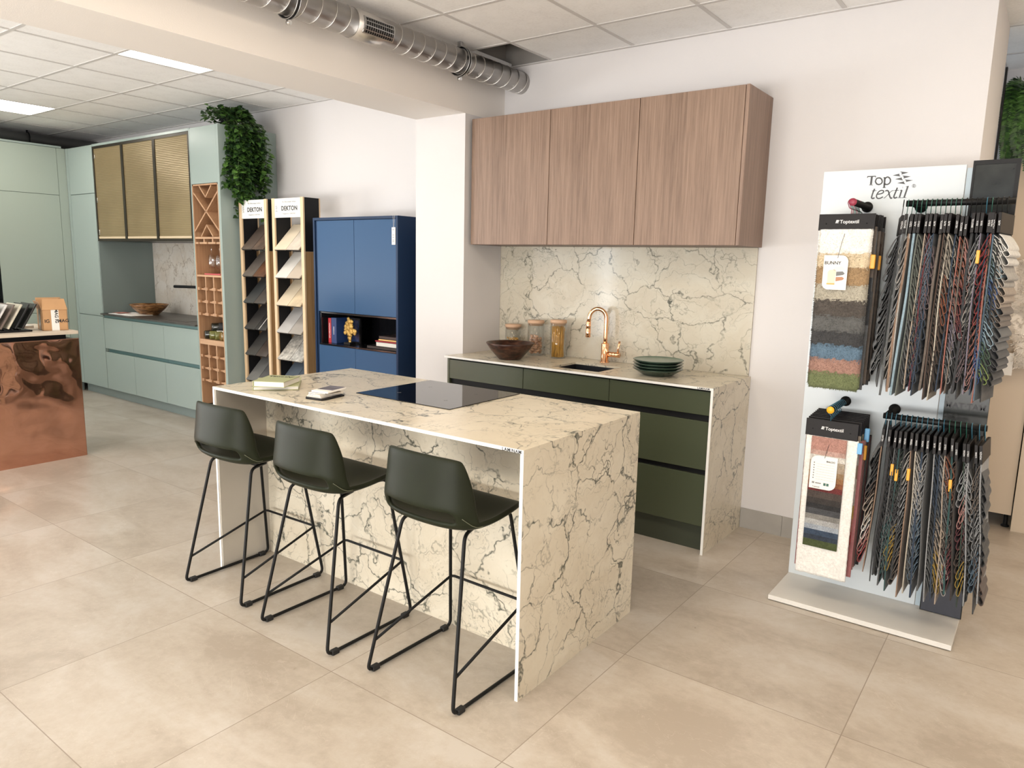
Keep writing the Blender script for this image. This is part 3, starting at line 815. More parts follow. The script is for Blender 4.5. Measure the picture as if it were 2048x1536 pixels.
# ------------------------------------------------------------------ island
IX0, IX1, IY0, IY1 = 0.012, 1.815, -2.240, -1.392
IH = .900
isl = []
wt = thing('island_worktop', 'long cream veined stone island worktop with side panels down to the floor', 'worktop', (IX0, IY0, 0))
isl.append(wt)
HB = (.632, 1.200, -1.905, -1.405)
b = MB(); b.box(IX0 + .001, IX1 - .001, IY0 + .003, IY1, IH - .012, IH); b.build('worktop_slab', 'marble', wt)
b = MB(); b.box(IX0, IX1, IY0, IY0 + .003, IH - .0125, IH - .0001, .0004, 1); b.build('front_edge', 'white_edge', wt)
b = MB(); b.box(IX1 - .012, IX1, IY0 + .003, IY1, 0, IH - .0121); b.build('side_panel', 'marble', wt)
b = MB(); b.box(IX1 - .0125, IX1, IY0, IY0 + .003, 0, IH - .0125); b.build('side_panel_edge', 'white_edge', wt)
b = MB(); b.box(IX0, IX0 + .012, IY0 + .003, IY1, 0, IH - .0121); b.build('side_panel', 'marble', wt)
b = MB(); b.box(IX0, IX0 + .0125, IY0, IY0 + .003, 0, IH - .0125); b.build('side_panel_edge', 'white_edge', wt)
M['taupe'] = P('warm_grey_board', (0.50, 0.46, 0.40), 0.5)
b = MB(); b.box(IX0 + .0121, IX0 + .020, IY0 + .004, -1.966, 0.001, IH - .0125); b.build('inner_lining', 'taupe', wt, )
text('LAMINAM', .0165, 'ink', wt, (IX1 - .008, IY0 - .0004, IH - .0128), align='RIGHT', bold=.0003, space=1.15, name='brand_lettering')
ic = thing('island_cabinet', 'island cabinet with veined stone back panel facing the bar stools', 'cabinet', (IX0, IY0, 0))
isl.append(ic)
b = MB(); b.box(IX0 + .0125, IX1 - .0125, -1.966, -1.954, 0.0, IH - .0125); b.build('stone_panel', 'marble_front', ic)
b = MB(); b.box(IX0 + .013, IX1 - .013, -1.9535, -1.44, 0.10, IH - .06); b.build('carcass', 'green_dark', ic)
for k in range(3):
    w_ = (IX1 - IX0 - .028) / 3; x0 = IX0 + .014 + k * w_
    for z0, z1 in ((.748, .873), (.456, .714), (.148, .427)):
        MB().box(x0 + .0015, x0 + w_ - .0015, -1.4395, -1.42, z0, z1, .0012, 1).build('drawer_front', 'green', ic)
b = MB(); b.box(IX0 + .013, IX1 - .013, -1.50, -1.49, 0, .10); b.build('plinth', 'green_dark', ic)
hob = thing('induction_hob', 'flush black glass induction hob in the island worktop', 'hob', (IX0, IY0, IH))
isl.append(hob)
b = MB(); b.box(HB[0], HB[1], HB[2], HB[3], IH + .0004, IH + .0035, .001, 1); b.build('glass_plate', 'hob_glass', hob)
b = MB()
for cx, cy in ((.775, -1.77), (.775, -1.56), (1.06, -1.77), (1.06, -1.56)):
    for s_ in (-1, 1): b.box(cx - .012, cx + .012, cy - .0006, cy + .0006, IH + .0036, IH + .0038)
    b.box(cx - .0006, cx + .0006, cy - .012, cy + .012, IH + .0036, IH + .0038)
b.build('cooking_zone_mark', 'grey_ink', hob)

def paper_side(name): return P(name, (0.76, 0.73, 0.68), 0.8, bump=0.4, bscale=400)
M['pages'] = P('book_pages', (0.74, 0.71, 0.66), 0.8)
def book(label, c, w, d, h, ang, cov, group=None, spine='L', title=None, tsize=.03, open_edges=True):
    """hardback lying flat. c = (x,y,z) base centre; w along local x, d along local y"""
    t = thing('book', label, 'book', (0, 0, 0), group)
    e = .0025
    MB().box(-w / 2 + .004, w / 2 - .003, -d / 2 + .003, d / 2 - .003, e, h - e).build('pages', 'pages', t)
    b = MB(); b.box(-w / 2, w / 2, -d / 2, d / 2, 0, e, .0006, 1).box(-w / 2, w / 2, -d / 2, d / 2, h - e, h, .0006, 1).box(-w / 2 - .001, -w / 2 + .003, -d / 2, d / 2, 0, h, .001, 1)
    b.build('cover', cov, t)
    if title: text(title, tsize, 'ink', t, (0, d * .22, h + .0005), (1, 0, 0), (0, 1, 0), name='title_lettering', bold=.0003)
    t.location = c; t.rotation_euler = (0, 0, ang)
    return t
M['book_green'] = P('moss_green_cover', (0.36, 0.38, 0.20), 0.6)
M['book_green2'] = P('pale_moss_green_cover', (0.42, 0.43, 0.24), 0.6)
A_ = math.radians(57)
b1 = book('pale green hardback lying flat on the island worktop, under the other green book', (.205, -2.015, IH + .0005), .205, .265, .018, 0, 'book_green2')
b1.rotation_euler = (0, 0, math.radians(50)); 
b2_ = book('moss green titled hardback lying on top of the other green book on the island', (.262, -2.060, IH + .0192), .150, .185, .027, math.radians(30), 'book_green', title='Timothy', tsize=.036)
# small tray of leaflets and cards
t = thing('card_tray', 'small black tray on the island worktop, holding pale cards and leaflets', 'tray', (0, 0, 0))
MB().prism([(-.055, -.055), (-.04, -.075), (.05, -.075), (.058, -.055), (.058, .065), (.05, .075), (-.045, .075), (-.055, .06)], 'Z', 0, .006).build('tray_body', 'black', t)
t.location = (.603, -2.060, IH + .0005); t.rotation_euler = (0, 0, math.radians(10))
for k in range(5):
    o = MB().box(-.042, .042, -.06, .06, 0, .0035).build('card', P('leaflet_%d' % k, [(0.70, 0.66, 0.60), (0.62, 0.58, 0.52), (0.74, 0.72, 0.68), (0.55, 0.50, 0.43), (0.7, .68, .64)][k], 0.6))
    tag(o, 'pale card in the small black island tray, ' + ['lowest of the pile', 'second from the bottom', 'middle one of the pile', 'just under the leaflet with the picture', 'slid out to the left'][k], 'card', 'cards in the small black tray')
    o.location = (.598 + k * .003 - (.02 if k == 4 else 0), -2.060 + k * .003, IH + .0072 + k * .0038); o.rotation_euler = (0, 0, math.radians(8 - 5 * k + (30 if k == 4 else 0)))
t = thing('leaflet', 'white leaflet with a dark picture on top of the small tray on the island', 'leaflet', (0, 0, 0))
MB().box(-.045, .045, -.065, .065, 0, .008, .0008, 1).build('leaflet_body', 'paper', t)
M['photo_dark'] = P('dark_print', (0.10, 0.09, 0.11), 0.5, var=0.8, vscale=22)
MB().box(-.041, .041, -.03, .062, .0081, .0086).build('picture', 'photo_dark', t)
t.location = (.612, -2.040, IH + .0290); t.rotation_euler = (math.radians(1), 0, math.radians(12))

for o in isl: o.rotation_euler = (0, 0, 0.0057)

# ------------------------------------------------------------------ bar stools
def stool_shell(t):
    # centre-line profile from the top of the back, down and forward to the front of the seat: (y, z, half width, side lift, side wrap)
    prof = [(-.172, .868, .158, 0, .030), (-.178, .850, .170, 0, .040), (-.184, .80, .184, 0, .060), (-.190, .755, .194, 0, .075), (-.196, .712, .201, 0, .084),
            (-.198, .686, .205, .000, .086), (-.186, .664, .208, .006, .080), (-.176, .642, .211, .016, .070), (-.155, .622, .213, .028, .052), (-.118, .612, .216, .034, .030), (-.07, .612, .218, .032, .010), (-.02, .618, .218, .024, 0),
            (.05, .630, .216, .016, 0), (.12, .640, .208, .010, 0), (.165, .641, .190, .004, -.006), (.182, .630, .170, 0, -.012)]
    nu = 15
    grid = []
    b = MB(); b.smooth = True
    for (y, z, hw, lift, wrap) in prof:
        row = []
        for i in range(nu):
            u = -1 + 2 * i / (nu - 1)
            s = math.sin(u * math.pi / 2 * .92) / math.sin(math.pi / 2 * .92)
            a = abs(u) ** 2.4
            row.append(b.bm.verts.new((hw * s, y + wrap * a, z + lift * a - (0.012 * (abs(u) ** 5) if z > .86 else 0))))
        grid.append(row)
    for j in range(len(prof) - 1):
        for i in range(nu - 1):
            if j in (5, 6) and 3 <= i <= nu - 5: continue
            f = b.bm.faces.new((grid[j][i], grid[j][i + 1], grid[j + 1][i + 1], grid[j + 1][i])); f.smooth = True
    o = b.build('seat_shell', 'leather', t, [('SOL', .019, 0), ('SUB', 2)])
    # stitched seam around the slot and shoulder
    def at(jf, i):
        j = int(jf); k = jf - j
        p0, p1 = prof[j], prof[min(j + 1, len(prof) - 1)]
        y, z, hw, lift, wrap = [p0[q] * (1 - k) + p1[q] * k for q in range(5)]
        u = -1 + 2 * i / (nu - 1); s = math.sin(u * math.pi / 2 * .92) / math.sin(math.pi / 2 * .92); a = abs(u) ** 2.4
        return Vector((hw * s, y + wrap * a, z + lift * a))
    c = MB()
    for sgn in (-1, 1):
        pts = []
        for q in range(9):
            jf = 5.4 + q * .42; i = 7 + sgn * (4.9 + q * .24)
            p = at(jf, min(max(i, 0), 14)); pts.append(p + Vector((sgn * .0095, -.005, -.0065)))
        c.tube(pts, .0011, 5)
    c.build('seam', 'leather_seam', t)
def make_stool():
    t = thing('bar_stool', 'x', 'bar stool', (0, 0, 0), 'olive leather bar stools at the island')
    stool_shell(t)
    R = .0068
    for s in (-1, 1):
        pts = fillet([(s * .135, .05, .606), (s * .148, .165, .606), (s * .210, .228, R + .003), (s * .210, -.228, R + .003), (s * .150, -.115, .606), (s * .130, -.03, .606)], .03, 5)
        pts = fillet([(s * .120, .03, .604), (s * .146, .150, .612), (s * .210, .228, R + .003), (s * .210, -.228, R + .003), (s * .148, -.105, .590), (s * .120, -.01, .592)], .030, 5)
        MB().tube(pts, R, 10).build('leg', 'black_steel', t)
    # footrest: front bar and two rods sloping to the rear legs
    fl = lambda z: (.146 + (.210 - .146) * (1 - z / .6), .155 + (.228 - .155) * (1 - z / .6))
    rl = lambda z: (.148 + (.210 - .148) * (1 - z / .6), -.105 - (.228 - .105) * (1 - z / .6))
    fx, fy = fl(.245); rx, ry = rl(.128)
    pts = fillet([(-rx, ry, .128), (-fx, fy + .006, .245), (fx, fy + .006, .245), (rx, ry, .128)], .02, 5)
    MB().tube(pts, .0055, 10).build('footrest', 'black_steel', t)
    MB().tube([(-.125, .10, .608), (.125, .10, .608)], .007, 8).tube([(-.130, -.055, .592), (.130, -.055, .592)], .007, 8).box(-.10, .10, -.07, .12, .593, .601).build('seat_support', 'black_steel', t)
    for sx in (-1, 1):
        for y in (-.190, .190):
            MB().box(sx * .210 - .011, sx * .210 + .011, y - .017, y + .017, 0, .020, .004, 2).build('foot_glide', 'rubber', t)
    return t
def leather():
    m, nt, b, N, L = new_mat('olive_leather')
    tc = N.new('ShaderNodeTexCoord')
    n = noise(N, L, tc.outputs['Object'], 5, 3); n2 = noise(N, L, tc.outputs['Object'], 420, 3, .6)
    L.new(ramp(N, L, n.outputs['Fac'], [(.3, (0.011, 0.012, 0.006)), (.7, (0.015, 0.019, 0.009))]), b.inputs['Base Color'])
    b.inputs['Roughness'].default_value = 0.46; b.inputs['Specular IOR Level'].default_value = 0.15
    bp = N.new('ShaderNodeBump'); bp.inputs['Strength'].default_value = 0.12; bp.inputs['Distance'].default_value = 0.001
    L.new(n2.outputs['Fac'], bp.inputs['Height']); L.new(bp.outputs['Normal'], b.inputs['Normal'])
    return m
M['leather'] = leather()
M['leather_seam'] = P('leather_seam', (0.11, 0.115, 0.07), 0.5)
M['rubber'] = P('black_rubber', (0.01, 0.01, 0.01), 0.7)
st = make_stool()
spots = [((.262, -2.213), 0.03, 'leftmost'), ((.868, -2.228), 0.0, 'middle'), ((1.492, -2.208), -0.01, 'rightmost')]
for k, ((x, y), a, lab) in enumerate(spots):
    o = st if k == 0 else copy_tree(st)
    o.location = (x, y, 0); o.rotation_euler = (0, 0, a)
    o['label'] = '%s of the three olive leather bar stools with black wire legs at the island' % lab
# ------------------------------------------------------------------ sage kitchen along the back wall, left room
FY = -.565
def front(b, x0, x1, z0, z1, y=FY, th=.019, g=.0015):
    b.box(x0 + g, x1 - g, y, y + th, z0 + g, z1 - g, .001, 1); return b
# tall unit in the corner with doors
t = thing('tall_cabinet', 'pale sage tall cabinet in the corner, left of the gold glass wall cabinets', 'cabinet', (-5.1, -.28, .1))
MB().box(-5.399, -4.79, FY + .02, -.002, .10, 2.59).build('carcass', 'sage', t)
for z0, z1 in ((.10, .862), (.866, 2.112), (2.116, 2.588)): front(MB(), -5.34, -4.795, z0, z1).build('door', 'sage', t)
MB().box(-5.399, -5.343, FY, FY + .019, .10, 2.588).build('filler_strip', 'sage', t)
MB().box(-4.7895, -4.7745, FY, -.002, .90, 1.63).build('side_lining', 'sage_grey', t)
# glass wall cabinets
M['bronze_metal'] = P('dark_bronze_metal', (0.045, 0.038, 0.028), 0.35, 0.6)
def reeded():
    m, nt, b, N, L = new_mat('gold_reeded_glass')
    tc = N.new('ShaderNodeTexCoord'); sp = N.new('ShaderNodeSeparateXYZ'); L.new(tc.outputs['Object'], sp.inputs[0])
    s = math_node(N, L, 'ABSOLUTE', math_node(N, L, 'SINE', math_node(N, L, 'MULTIPLY', sp.outputs['Z'], math.pi / .0155)))
    n = noise(N, L, tc.outputs['Object'], 2, 2)
    L.new(ramp(N, L, n.outputs['Fac'], [(.35, (0.26, 0.195, 0.10)), (.65, (0.32, 0.245, 0.13))]), b.inputs['Base Color'])
    b.inputs['Metallic'].default_value = 0.45; b.inputs['Roughness'].default_value = 0.33
    bp = N.new('ShaderNodeBump'); bp.inputs['Strength'].default_value = 0.5; bp.inputs['Distance'].default_value = 0.003
    L.new(s, bp.inputs['Height']); L.new(bp.outputs['Normal'], b.inputs['Normal'])
    return m
M['reeded'] = reeded()
for k in range(3):
    x0, x1 = -4.788 + k * .598, -4.788 + (k + 1) * .598
    t = thing('glass_cabinet', 'wall cabinet with gold reeded glass door in dark frame, %s of three' % ['leftmost', 'middle', 'rightmost'][k], 'cabinet', ((x0 + x1) / 2, -.28, 1.635), 'gold glass wall cabinets')
    MB().box(x0 + .001, x1 - .001, -.53, -.002, 1.637, 2.56).build('carcass', 'bronze_metal', t)
    d = MB(); f = .022
    d.box(x0 + .001, x0 + f, FY, FY + .02, 1.635, 2.565).box(x1 - f, x1 - .001, FY, FY + .02, 1.635, 2.565)
    d.box(x0 + f, x1 - f, FY, FY + .02, 1.635, 1.635 + f).box(x0 + f, x1 - f, FY, FY + .02, 2.565 - f, 2.565)
    door = d.build('door_frame', 'bronze_metal', t)
    MB().box(x0 + f - .002, x1 - f + .002, FY + .006, FY + .012, 1.635 + f - .002, 2.565 - f + .002).build('reeded_glass', 'reeded', door)
    MB().box(x0 + f, x1 - f, FY + .003, FY + .006, 1.662, 1.680).build('light_strip', P('pale_gold_rail', (0.62, 0.50, 0.34), 0.4), t)
    if k == 0:
        for z in (1.70, 2.02, 2.45): MB().box(x0 + .028, x0 + .05, FY + .002, FY + .005, z, z + .012).tube([(x0 + .04, FY + .003, z), (x0 + .04, FY + .003, z + .05)], .003, 6).build('hinge', 'chrome', t)
tag(MB().box(-4.79, -2.992, -.53, -.002, 2.568, 2.59).box(-4.79, -2.992, FY, -.53, 2.568, 2.59).build('cover_panel', 'sage'), 'thin sage cover panel above the gold glass wall cabinets', 'panel')
# base run
M['dark_stone'] = P('dark_stone_worktop', (0.055, 0.050, 0.045), 0.35, var=0.3, vscale=8)
for k in range(3):
    x0, x1 = -4.788 + k * .598, -4.788 + (k + 1) * .598
    t = thing('drawer_unit', 'pale sage drawer unit under the dark worktop, %s of three' % ['leftmost', 'middle', 'rightmost'][k], 'cabinet', ((x0 + x1) / 2, -.28, .1), 'pale sage drawer units')
    MB().box(x0 + .001, x1 - .001, FY + .035, -.002, .10, .862).build('carcass', 'sage_dark', t)
    for z0, z1 in ((.10, .495), (.53, .852)): front(MB(), x0, x1, z0, z1).build('drawer_front', 'sage', t)
tag(MB().box(-4.80, -2.994, -.590, -.002, .882, .897).build('dark_worktop', 'dark_stone'), 'dark stone worktop of the pale sage kitchen', 'worktop')
tag(MB().box(-4.789, -2.994, FY + .012, FY + .034, .853, .8815).build('grip_rail', 'sage_dark'), 'teal grip rail directly under the dark worktop edge', 'rail')
tag(MB().box(-5.399, -2.545, -.51, -.49, 0, .098).build('sage_plinth', 'sage_grey'), 'grey green plinth board under the pale sage kitchen', 'plinth')
tag(MB().box(-4.772, -2.994, -.012, -.001, .8975, 1.634).build('stone_splashback', 'marble_sage'), 'warm veined stone splashback behind the black tap', 'splashback')
bowl('serving_bowl', 'shallow brown wooden bowl on the dark worktop of the sage kitchen', (-4.33, -.31, .8975), .185, .110, 'bowl_light')
t = thing('open_magazine', 'open magazine lying at the left end of the dark worktop', 'magazine', (0, 0, 0))
MB().prism([(-.24, 0), (-.12, 0), (0, .0), (.12, 0), (.24, 0), (.24, .003), (.12, .014), (0, .004), (-.12, .012), (-.24, .003)], 'Y', -.11, .11).build('pages', 'paper', t)
MB().box(-.20, -.05, -.09, .03, .0115, .0125).build('picture', P('pink_print', (0.55, 0.22, 0.18), 0.5, var=.5, vscale=20), t)
t.location = (-4.47, -.44, .8976)
# black tap and sink
t = thing('black_tap', 'matt black tap with an angular spout on the dark worktop', 'tap', (-3.52, -.14, .8975))
MB().tube(fillet([(-3.56, -.17, .8975), (-3.56, -.17, 1.205), (-3.84, -.30, 1.205)], .03, 5), .014, 10).build('spout', 'black', t)
MB().lathe([(0, .898), (.026, .898), (.026, .905), (.02, .91), (0, .91)], (-3.56, -.17, 0), 20).build('tap_base', 'black', t)
MB().tube([(-3.56, -.17, .985), (-3.50, -.21, .985)], .013, 8).tube([(-3.51, -.205, .985), (-3.49, -.22, 1.06)], .006, 8).build('tap_lever', 'black', t)
tag(MB().box(-3.80, -3.30, -.50, -.26, .8973, .8990, .003).build('inset_sink', P('dark_sink', (0.02, 0.018, 0.016), 0.3)), 'dark sink set in the worktop in front of the black tap', 'sink')

# wine column
WX0, WX1 = -2.985, -2.590
t = thing('wine_column', 'tall sage cabinet with open oak wine rack, beside the hanging ivy', 'wine rack', (-2.77, -.28, .1))
wc = t
MB().box(-2.991, -2.976, FY, -.002, .10, 2.59).box(-2.577, -2.545, FY, -.002, 0, 2.588).box(-2.976, -2.577, FY + .02, -.002, 2.13, 2.59).box(-2.976, -2.577, -.03, -.002, .10, 2.13).build('carcass', 'sage', t)
front(MB(), -2.976, -2.577, 2.118, 2.588).build('door', 'sage', t)
LX0, LX1 = -2.975, -2.578
MB().box(LX0, LX0 + .012, FY + .001, -.032, .10, 2.116).box(LX1 - .012, LX1, FY + .001, -.032, .10, 2.116).box(LX0 + .012, LX1 - .012, -.042, -.032, .10, 2.104).box(LX0, LX1, FY + .001, -.032, 2.104, 2.116).box(LX0 + .012, LX1 - .012, FY + .001, -.042, .10, .112).build('oak_lining', 'oak_rack', t)
ax0, ax1 = LX0 + .012, LX1 - .012; xm = (ax0 + ax1) / 2
def plank(b, p, q, th, y0=FY + .003, y1=-.045):
    """board on edge between two (x,z) points"""
    d = Vector((q[0] - p[0], q[1] - p[1])).normalized(); n = Vector((-d.y, d.x)) * th / 2
    P_ = [(p[0] + n.x, p[1] + n.y), (q[0] + n.x, q[1] + n.y), (q[0] - n.x, q[1] - n.y), (p[0] - n.x, p[1] - n.y)]
    b.prism(P_, 'Y', y0, y1)
b = MB(); z0, z1 = 1.672, 2.103
zc1, zlo = 1.885, 1.70
plank(b, (ax0, 2.048), (xm - .002, zc1), .014); plank(b, (ax1, 2.048), (xm + .002, zc1), .014)
plank(b, (ax0, 1.722), (xm - .002, zc1), .014); plank(b, (ax1, 1.722), (xm + .002, zc1), .014)
plank(b, (xm - .092, 2.10), (xm, 2.005), .012); plank(b, (xm + .092, 2.10), (xm, 2.005), .012)
plank(b, (xm - .090, 1.675), (xm, 1.772), .012); plank(b, (xm + .090, 1.675), (xm, 1.772), .012)
b.build('bottle_cross', 'oak_rack', t)
MB().box(ax0, ax1, FY + .003, -.045, 1.655, 1.672).build('shelf', 'oak_rack_x', t)
b = MB()
for x0, x1 in ((ax0, ax0 + .045), (ax0 + .065, ax0 + .175), (ax0 + .197, ax0 + .307), (ax0 + .327, ax1)):
    b.box(x0, x1, FY + .003, -.08, 1.612, 1.628)
for x in (ax0 + .120, ax0 + .252): b.box(x - .009, x + .009, FY + .012, -.08, 1.628, 1.655)
b.build('glass_rail', 'oak_rack_x', t)
def grid_rack(ztop, zbot, rows, name):
    MB().box(ax0, ax1, FY + .003, -.045, ztop - .006, ztop + .010).build('shelf', 'oak_rack_x', t)
    b = MB(); h = (ztop - zbot) / rows
    for k in (1, 2):
        x = ax0 + (ax1 - ax0) * k / 3; b.box(x - .008, x + .008, FY + .006, -.16, zbot - .012, ztop - .006)
    for r in range(1, rows + 1):
        z = ztop - r * h
        for k in range(4):
            x = ax0 + (ax1 - ax0) * k / 3
            xa, xb = max(ax0, x - .026), min(ax1, x + .026)
            b.box(xa, xb, FY + .004, FY + .022, z - .012, z + .012)
        b.box(ax0, ax1, FY + .022, FY + .030, z - .012, z + .003); b.box(ax0, ax1, -.18, -.165, z - .012, z + .004)
        for k in range(1, 3):
            x = ax0 + (ax1 - ax0) * k / 3
            b.box(x - .026, x + .026, FY + .022, -.16, z - .012, z - .004)
        b.box(ax0, ax0 + .02, FY + .022, -.16, z - .012, z - .004); b.box(ax1 - .02, ax1, FY + .022, -.16, z - .012, z - .004)
    b.build(name, 'oak_rack', t)
grid_rack(1.335, 1.000, 3, 'bottle_grid')
MB().box(ax0, ax1, FY + .001, -.045, .737, .776).build('shelf', 'oak_rack_x', t)
grid_rack(.7365, .405, 3, 'bottle_grid')

M['stemware'] = thin_glass('stemware_glass', g=0.12)
# wine glasses hanging base up
for k, (x, r) in enumerate(((-2.906, .030), (-2.776, .040), (-2.650, .036))):
    lab = ['narrow wine glass hanging at the left of the oak rail', 'rounded wine glass hanging in the middle of the oak rail', 'wine glass hanging at the right of the oak rail'][k]
    t = thing('wine_glass', lab, 'wine glass', (x, -.42, 1.45), 'wine glasses hanging in the rack')
    y = -.45
    MB().lathe([(.034, 1.6345), (.033, 1.633), (.004, 1.630), (.0035, 1.54), (.006, 1.535), (r * .8, 1.515), (r, 1.480), (r * .95, 1.44), (r * .78, 1.40)], (x, y, 0), 24).build('glass_body', 'stemware', t)
tag(MB().box(-2.90, -2.66, -.53, -.36, 1.3455, 1.357, .001, 1).build('flat_book', P('pink_red_cover', (0.55, 0.10, 0.11), 0.5)), 'flat pinkish red book on the shelf below the hanging wine glasses', 'book')
# bottles
def bottle(label, c, ang, col, lab_col, tilt=0.0, group='wine bottles in the rack'):
    t = thing('wine_bottle', label, 'bottle', (0, 0, 0), group)
    g = P('bottle_glass_' + col, {'dark': (0.012, 0.014, 0.010), 'olive': (0.13, 0.13, 0.03), 'amber': (0.17, 0.10, 0.02)}[col], 0.08, coat=0.5)
    MB().lathe([(0, .004), (.030, 0), (.037, .006), (.037, .185), (.033, .205), (.017, .235), (.0145, .25), (.0145, .295), (.016, .296), (.016, .304), (0, .304)], (0, 0, 0), 24).build('glass_body', g, t)
    MB().lathe([(.0377, .06), (.0377, .15)], (0, 0, 0), 24).build('bottle_label', lab_col, t)
    MB().lathe([(.0152, .25), (.0166, .296), (.0168, .3045), (0, .3047)], (0, 0, 0), 20).build('capsule', 'black', t)
    t.location = c
    t.rotation_euler = (math.radians(-90) + tilt, 0, ang)
    return t
z = .776 + .0385
bottle('dark wine bottle lying leftmost on the oak shelf above the lower grid', (-2.920, -.545, z), math.radians(-20), 'dark', 'ink')
bottle('olive glass wine bottle, second from left on the oak shelf above the lower grid', (-2.838, -.545, z), math.radians(-20), 'olive', 'paper')
bottle('olive wine bottle with pale label, third from left on the oak shelf', (-2.754, -.545, z), math.radians(-16), 'olive', 'paper')
bottle('amber wine bottle at the right end of the oak shelf above the lower grid', (-2.665, -.545, z), math.radians(-3), 'amber', 'paper')
bottle('dark wine bottle lying on top of the row on the oak shelf', (-2.879, -.50, z + .066), math.radians(-22), 'dark', 'ink')
z = .112 + .0385
bottle('dark wine bottle with white label, left one at the foot of the oak rack', (-2.915, -.545, z), math.radians(-8), 'dark', 'paper')
bottle('dark wine bottle with white label, right one at the foot of the oak rack', (-2.825, -.545, z), math.radians(-8), 'dark', 'paper')

# ------------------------------------------------------------------ tall run along the left wall
for k, (y0, y1, lab) in enumerate(((-1.25, -.6495, 'beside the corner'), (-3.60, -1.852, 'beyond the built-in oven'))):
    t = thing('tall_cupboard', 'pale grey green tall cupboard on the left wall, ' + lab, 'cupboard', (-5.7, (y0 + y1) / 2, .1), 'tall cupboards on the left wall')
    MB().box(-5.98, -5.42, y0 + .001, y1 - .001, .10, 2.59).build('carcass', 'sage', t)
    for z0, z1 in ((.10, .875), (.879, 2.106), (2.110, 2.588)): MB().box(-5.419, -5.40, y0 + .0015, y1 - .0015, z0, z1, .001, 1).build('door', 'sage_left', t)
tag(MB().box(-5.419, -5.401, -.648, FY - .001, .10, 2.588).build('corner_filler', 'sage_left'), 'narrow sage filler panel in the kitchen corner', 'panel')
t = thing('oven_tower', 'tall housing with a black built-in oven on the left wall', 'oven housing', (-5.7, -1.55, .1))
MB().box(-5.98, -5.42, -1.851, -1.251, .10, 2.59).build('carcass', 'sage', t)
for z0, z1 in ((.10, .875), (2.110, 2.588)): MB().box(-5.419, -5.40, -1.8495, -1.2525, z0, z1, .001, 1).build('door', 'sage_left', t)
o = MB().box(-5.419, -5.398, -1.8495, -1.2525, .879, 2.106).build('oven_front', 'hob_glass', t)
MB().tube([(-5.375, -1.80, 1.62), (-5.375, -1.30, 1.62)], .008, 8).box(-5.398, -5.37, -1.79, -1.78, 1.615, 1.625).box(-5.398, -5.37, -1.32, -1.31, 1.615, 1.625).build('handle', 'black', o)
tag(MB().box(-5.99, -5.398, -3.60, -.60, 2.591, 2.61).build('cornice_board', 'sage'), 'thin pale board on top of the tall cupboards on the left wall', 'panel')
tag(MB().box(-5.48, -5.46, -3.6, -.52, 0, .098).build('left_plinth', 'sage_grey'), 'grey green plinth under the tall cupboards on the left wall', 'plinth')
t2 = thing('ventilation_duct', 'dull grey duct above the tall cupboards on the left wall', 'duct', (-5.87, -2, 2.70))
MB().lathe([(.062, -4.2), (.062, -.02)], (-5.90, 0, 2.712), 28, 'Y').build('duct_tube', P('dull_zinc', (0.30, 0.30, 0.30), 0.45, 0.8), t2)
y = -.72
c = MB(); c.tube([(-5.90 + .068 * math.cos(a), y, 2.712 + .068 * math.sin(a)) for a in [2 * math.pi * k / 28 for k in range(28)]], .006, 6, closed=True).box(-5.905, -5.895, y - .008, y + .008, 2.775, 2.80)
c.build('duct_clamp', 'black', t2)

# ------------------------------------------------------------------ copper counter
def hammered(b, x, y0, y1, z0, z1, n=110, m=72):
    """rippled copper sheet facing +X"""
    vs = []
    for i in range(n + 1):
        row = []
        for j in range(m + 1):
            y = y0 + (y1 - y0) * i / n; z = z0 + (z1 - z0) * j / m
            e = min(1, 14 * min(i / n, 1 - i / n, j / m, 1 - j / m))
            k_ = .35 + .65 * (z / z1); d = k_ * (.0095 * mnoise.noise(Vector((y * 6.0, z * 6.5, 1.3))) + .0022 * mnoise.noise(Vector((y * 14, z * 14, 4.0))))
            row.append(b.bm.verts.new((x + d * e, y, z)))
        vs.append(row)
    for i in range(n):
        for j in range(m):
            f = b.bm.faces.new((vs[i][j], vs[i + 1][j], vs[i + 1][j + 1], vs[i][j + 1])); f.smooth = True
M['copper'] = P('rippled_copper_sheet', (0.63, 0.34, 0.245), 0.05, 1.0)
t = thing('copper_counter', 'counter clad in rippled mirror copper at the left edge of the picture', 'counter', (-2.95, -2.5, 0))
b = MB(); hammered(b, -2.595, -3.3, -1.733, 0, .888); b.build('copper_panel', 'copper', t, fixn=False)
MB().box(-3.30, -2.606, -3.3, -1.736, 0, .884).build('counter_body', P('dark_counter_body', (0.06, 0.04, 0.03), 0.4), t)
MB().box(-2.6055, -2.5945, -1.7325, -1.7305, 0, .888).box(-2.6055, -2.593, -3.3, -1.7305, .884, .890).build('edge_trim', P('copper_edge', (0.50, 0.28, 0.20), 0.3, 1.0), t)
MB().box(-3.27, -2.66, -3.3, -1.79, .884, .921).build('recess', 'black', t)
def birch():
    return wood('pale_bleached_oak', (0.52, 0.43, 0.33), (0.68, 0.59, 0.48), 'Y', .5)
M['birch'] = birch()
tag(MB().box(-3.36, -2.592, -3.35, -1.731, .9215, .945, .001, 1).build('counter_top', 'birch'), 'pale wooden top board of the copper counter', 'counter top')
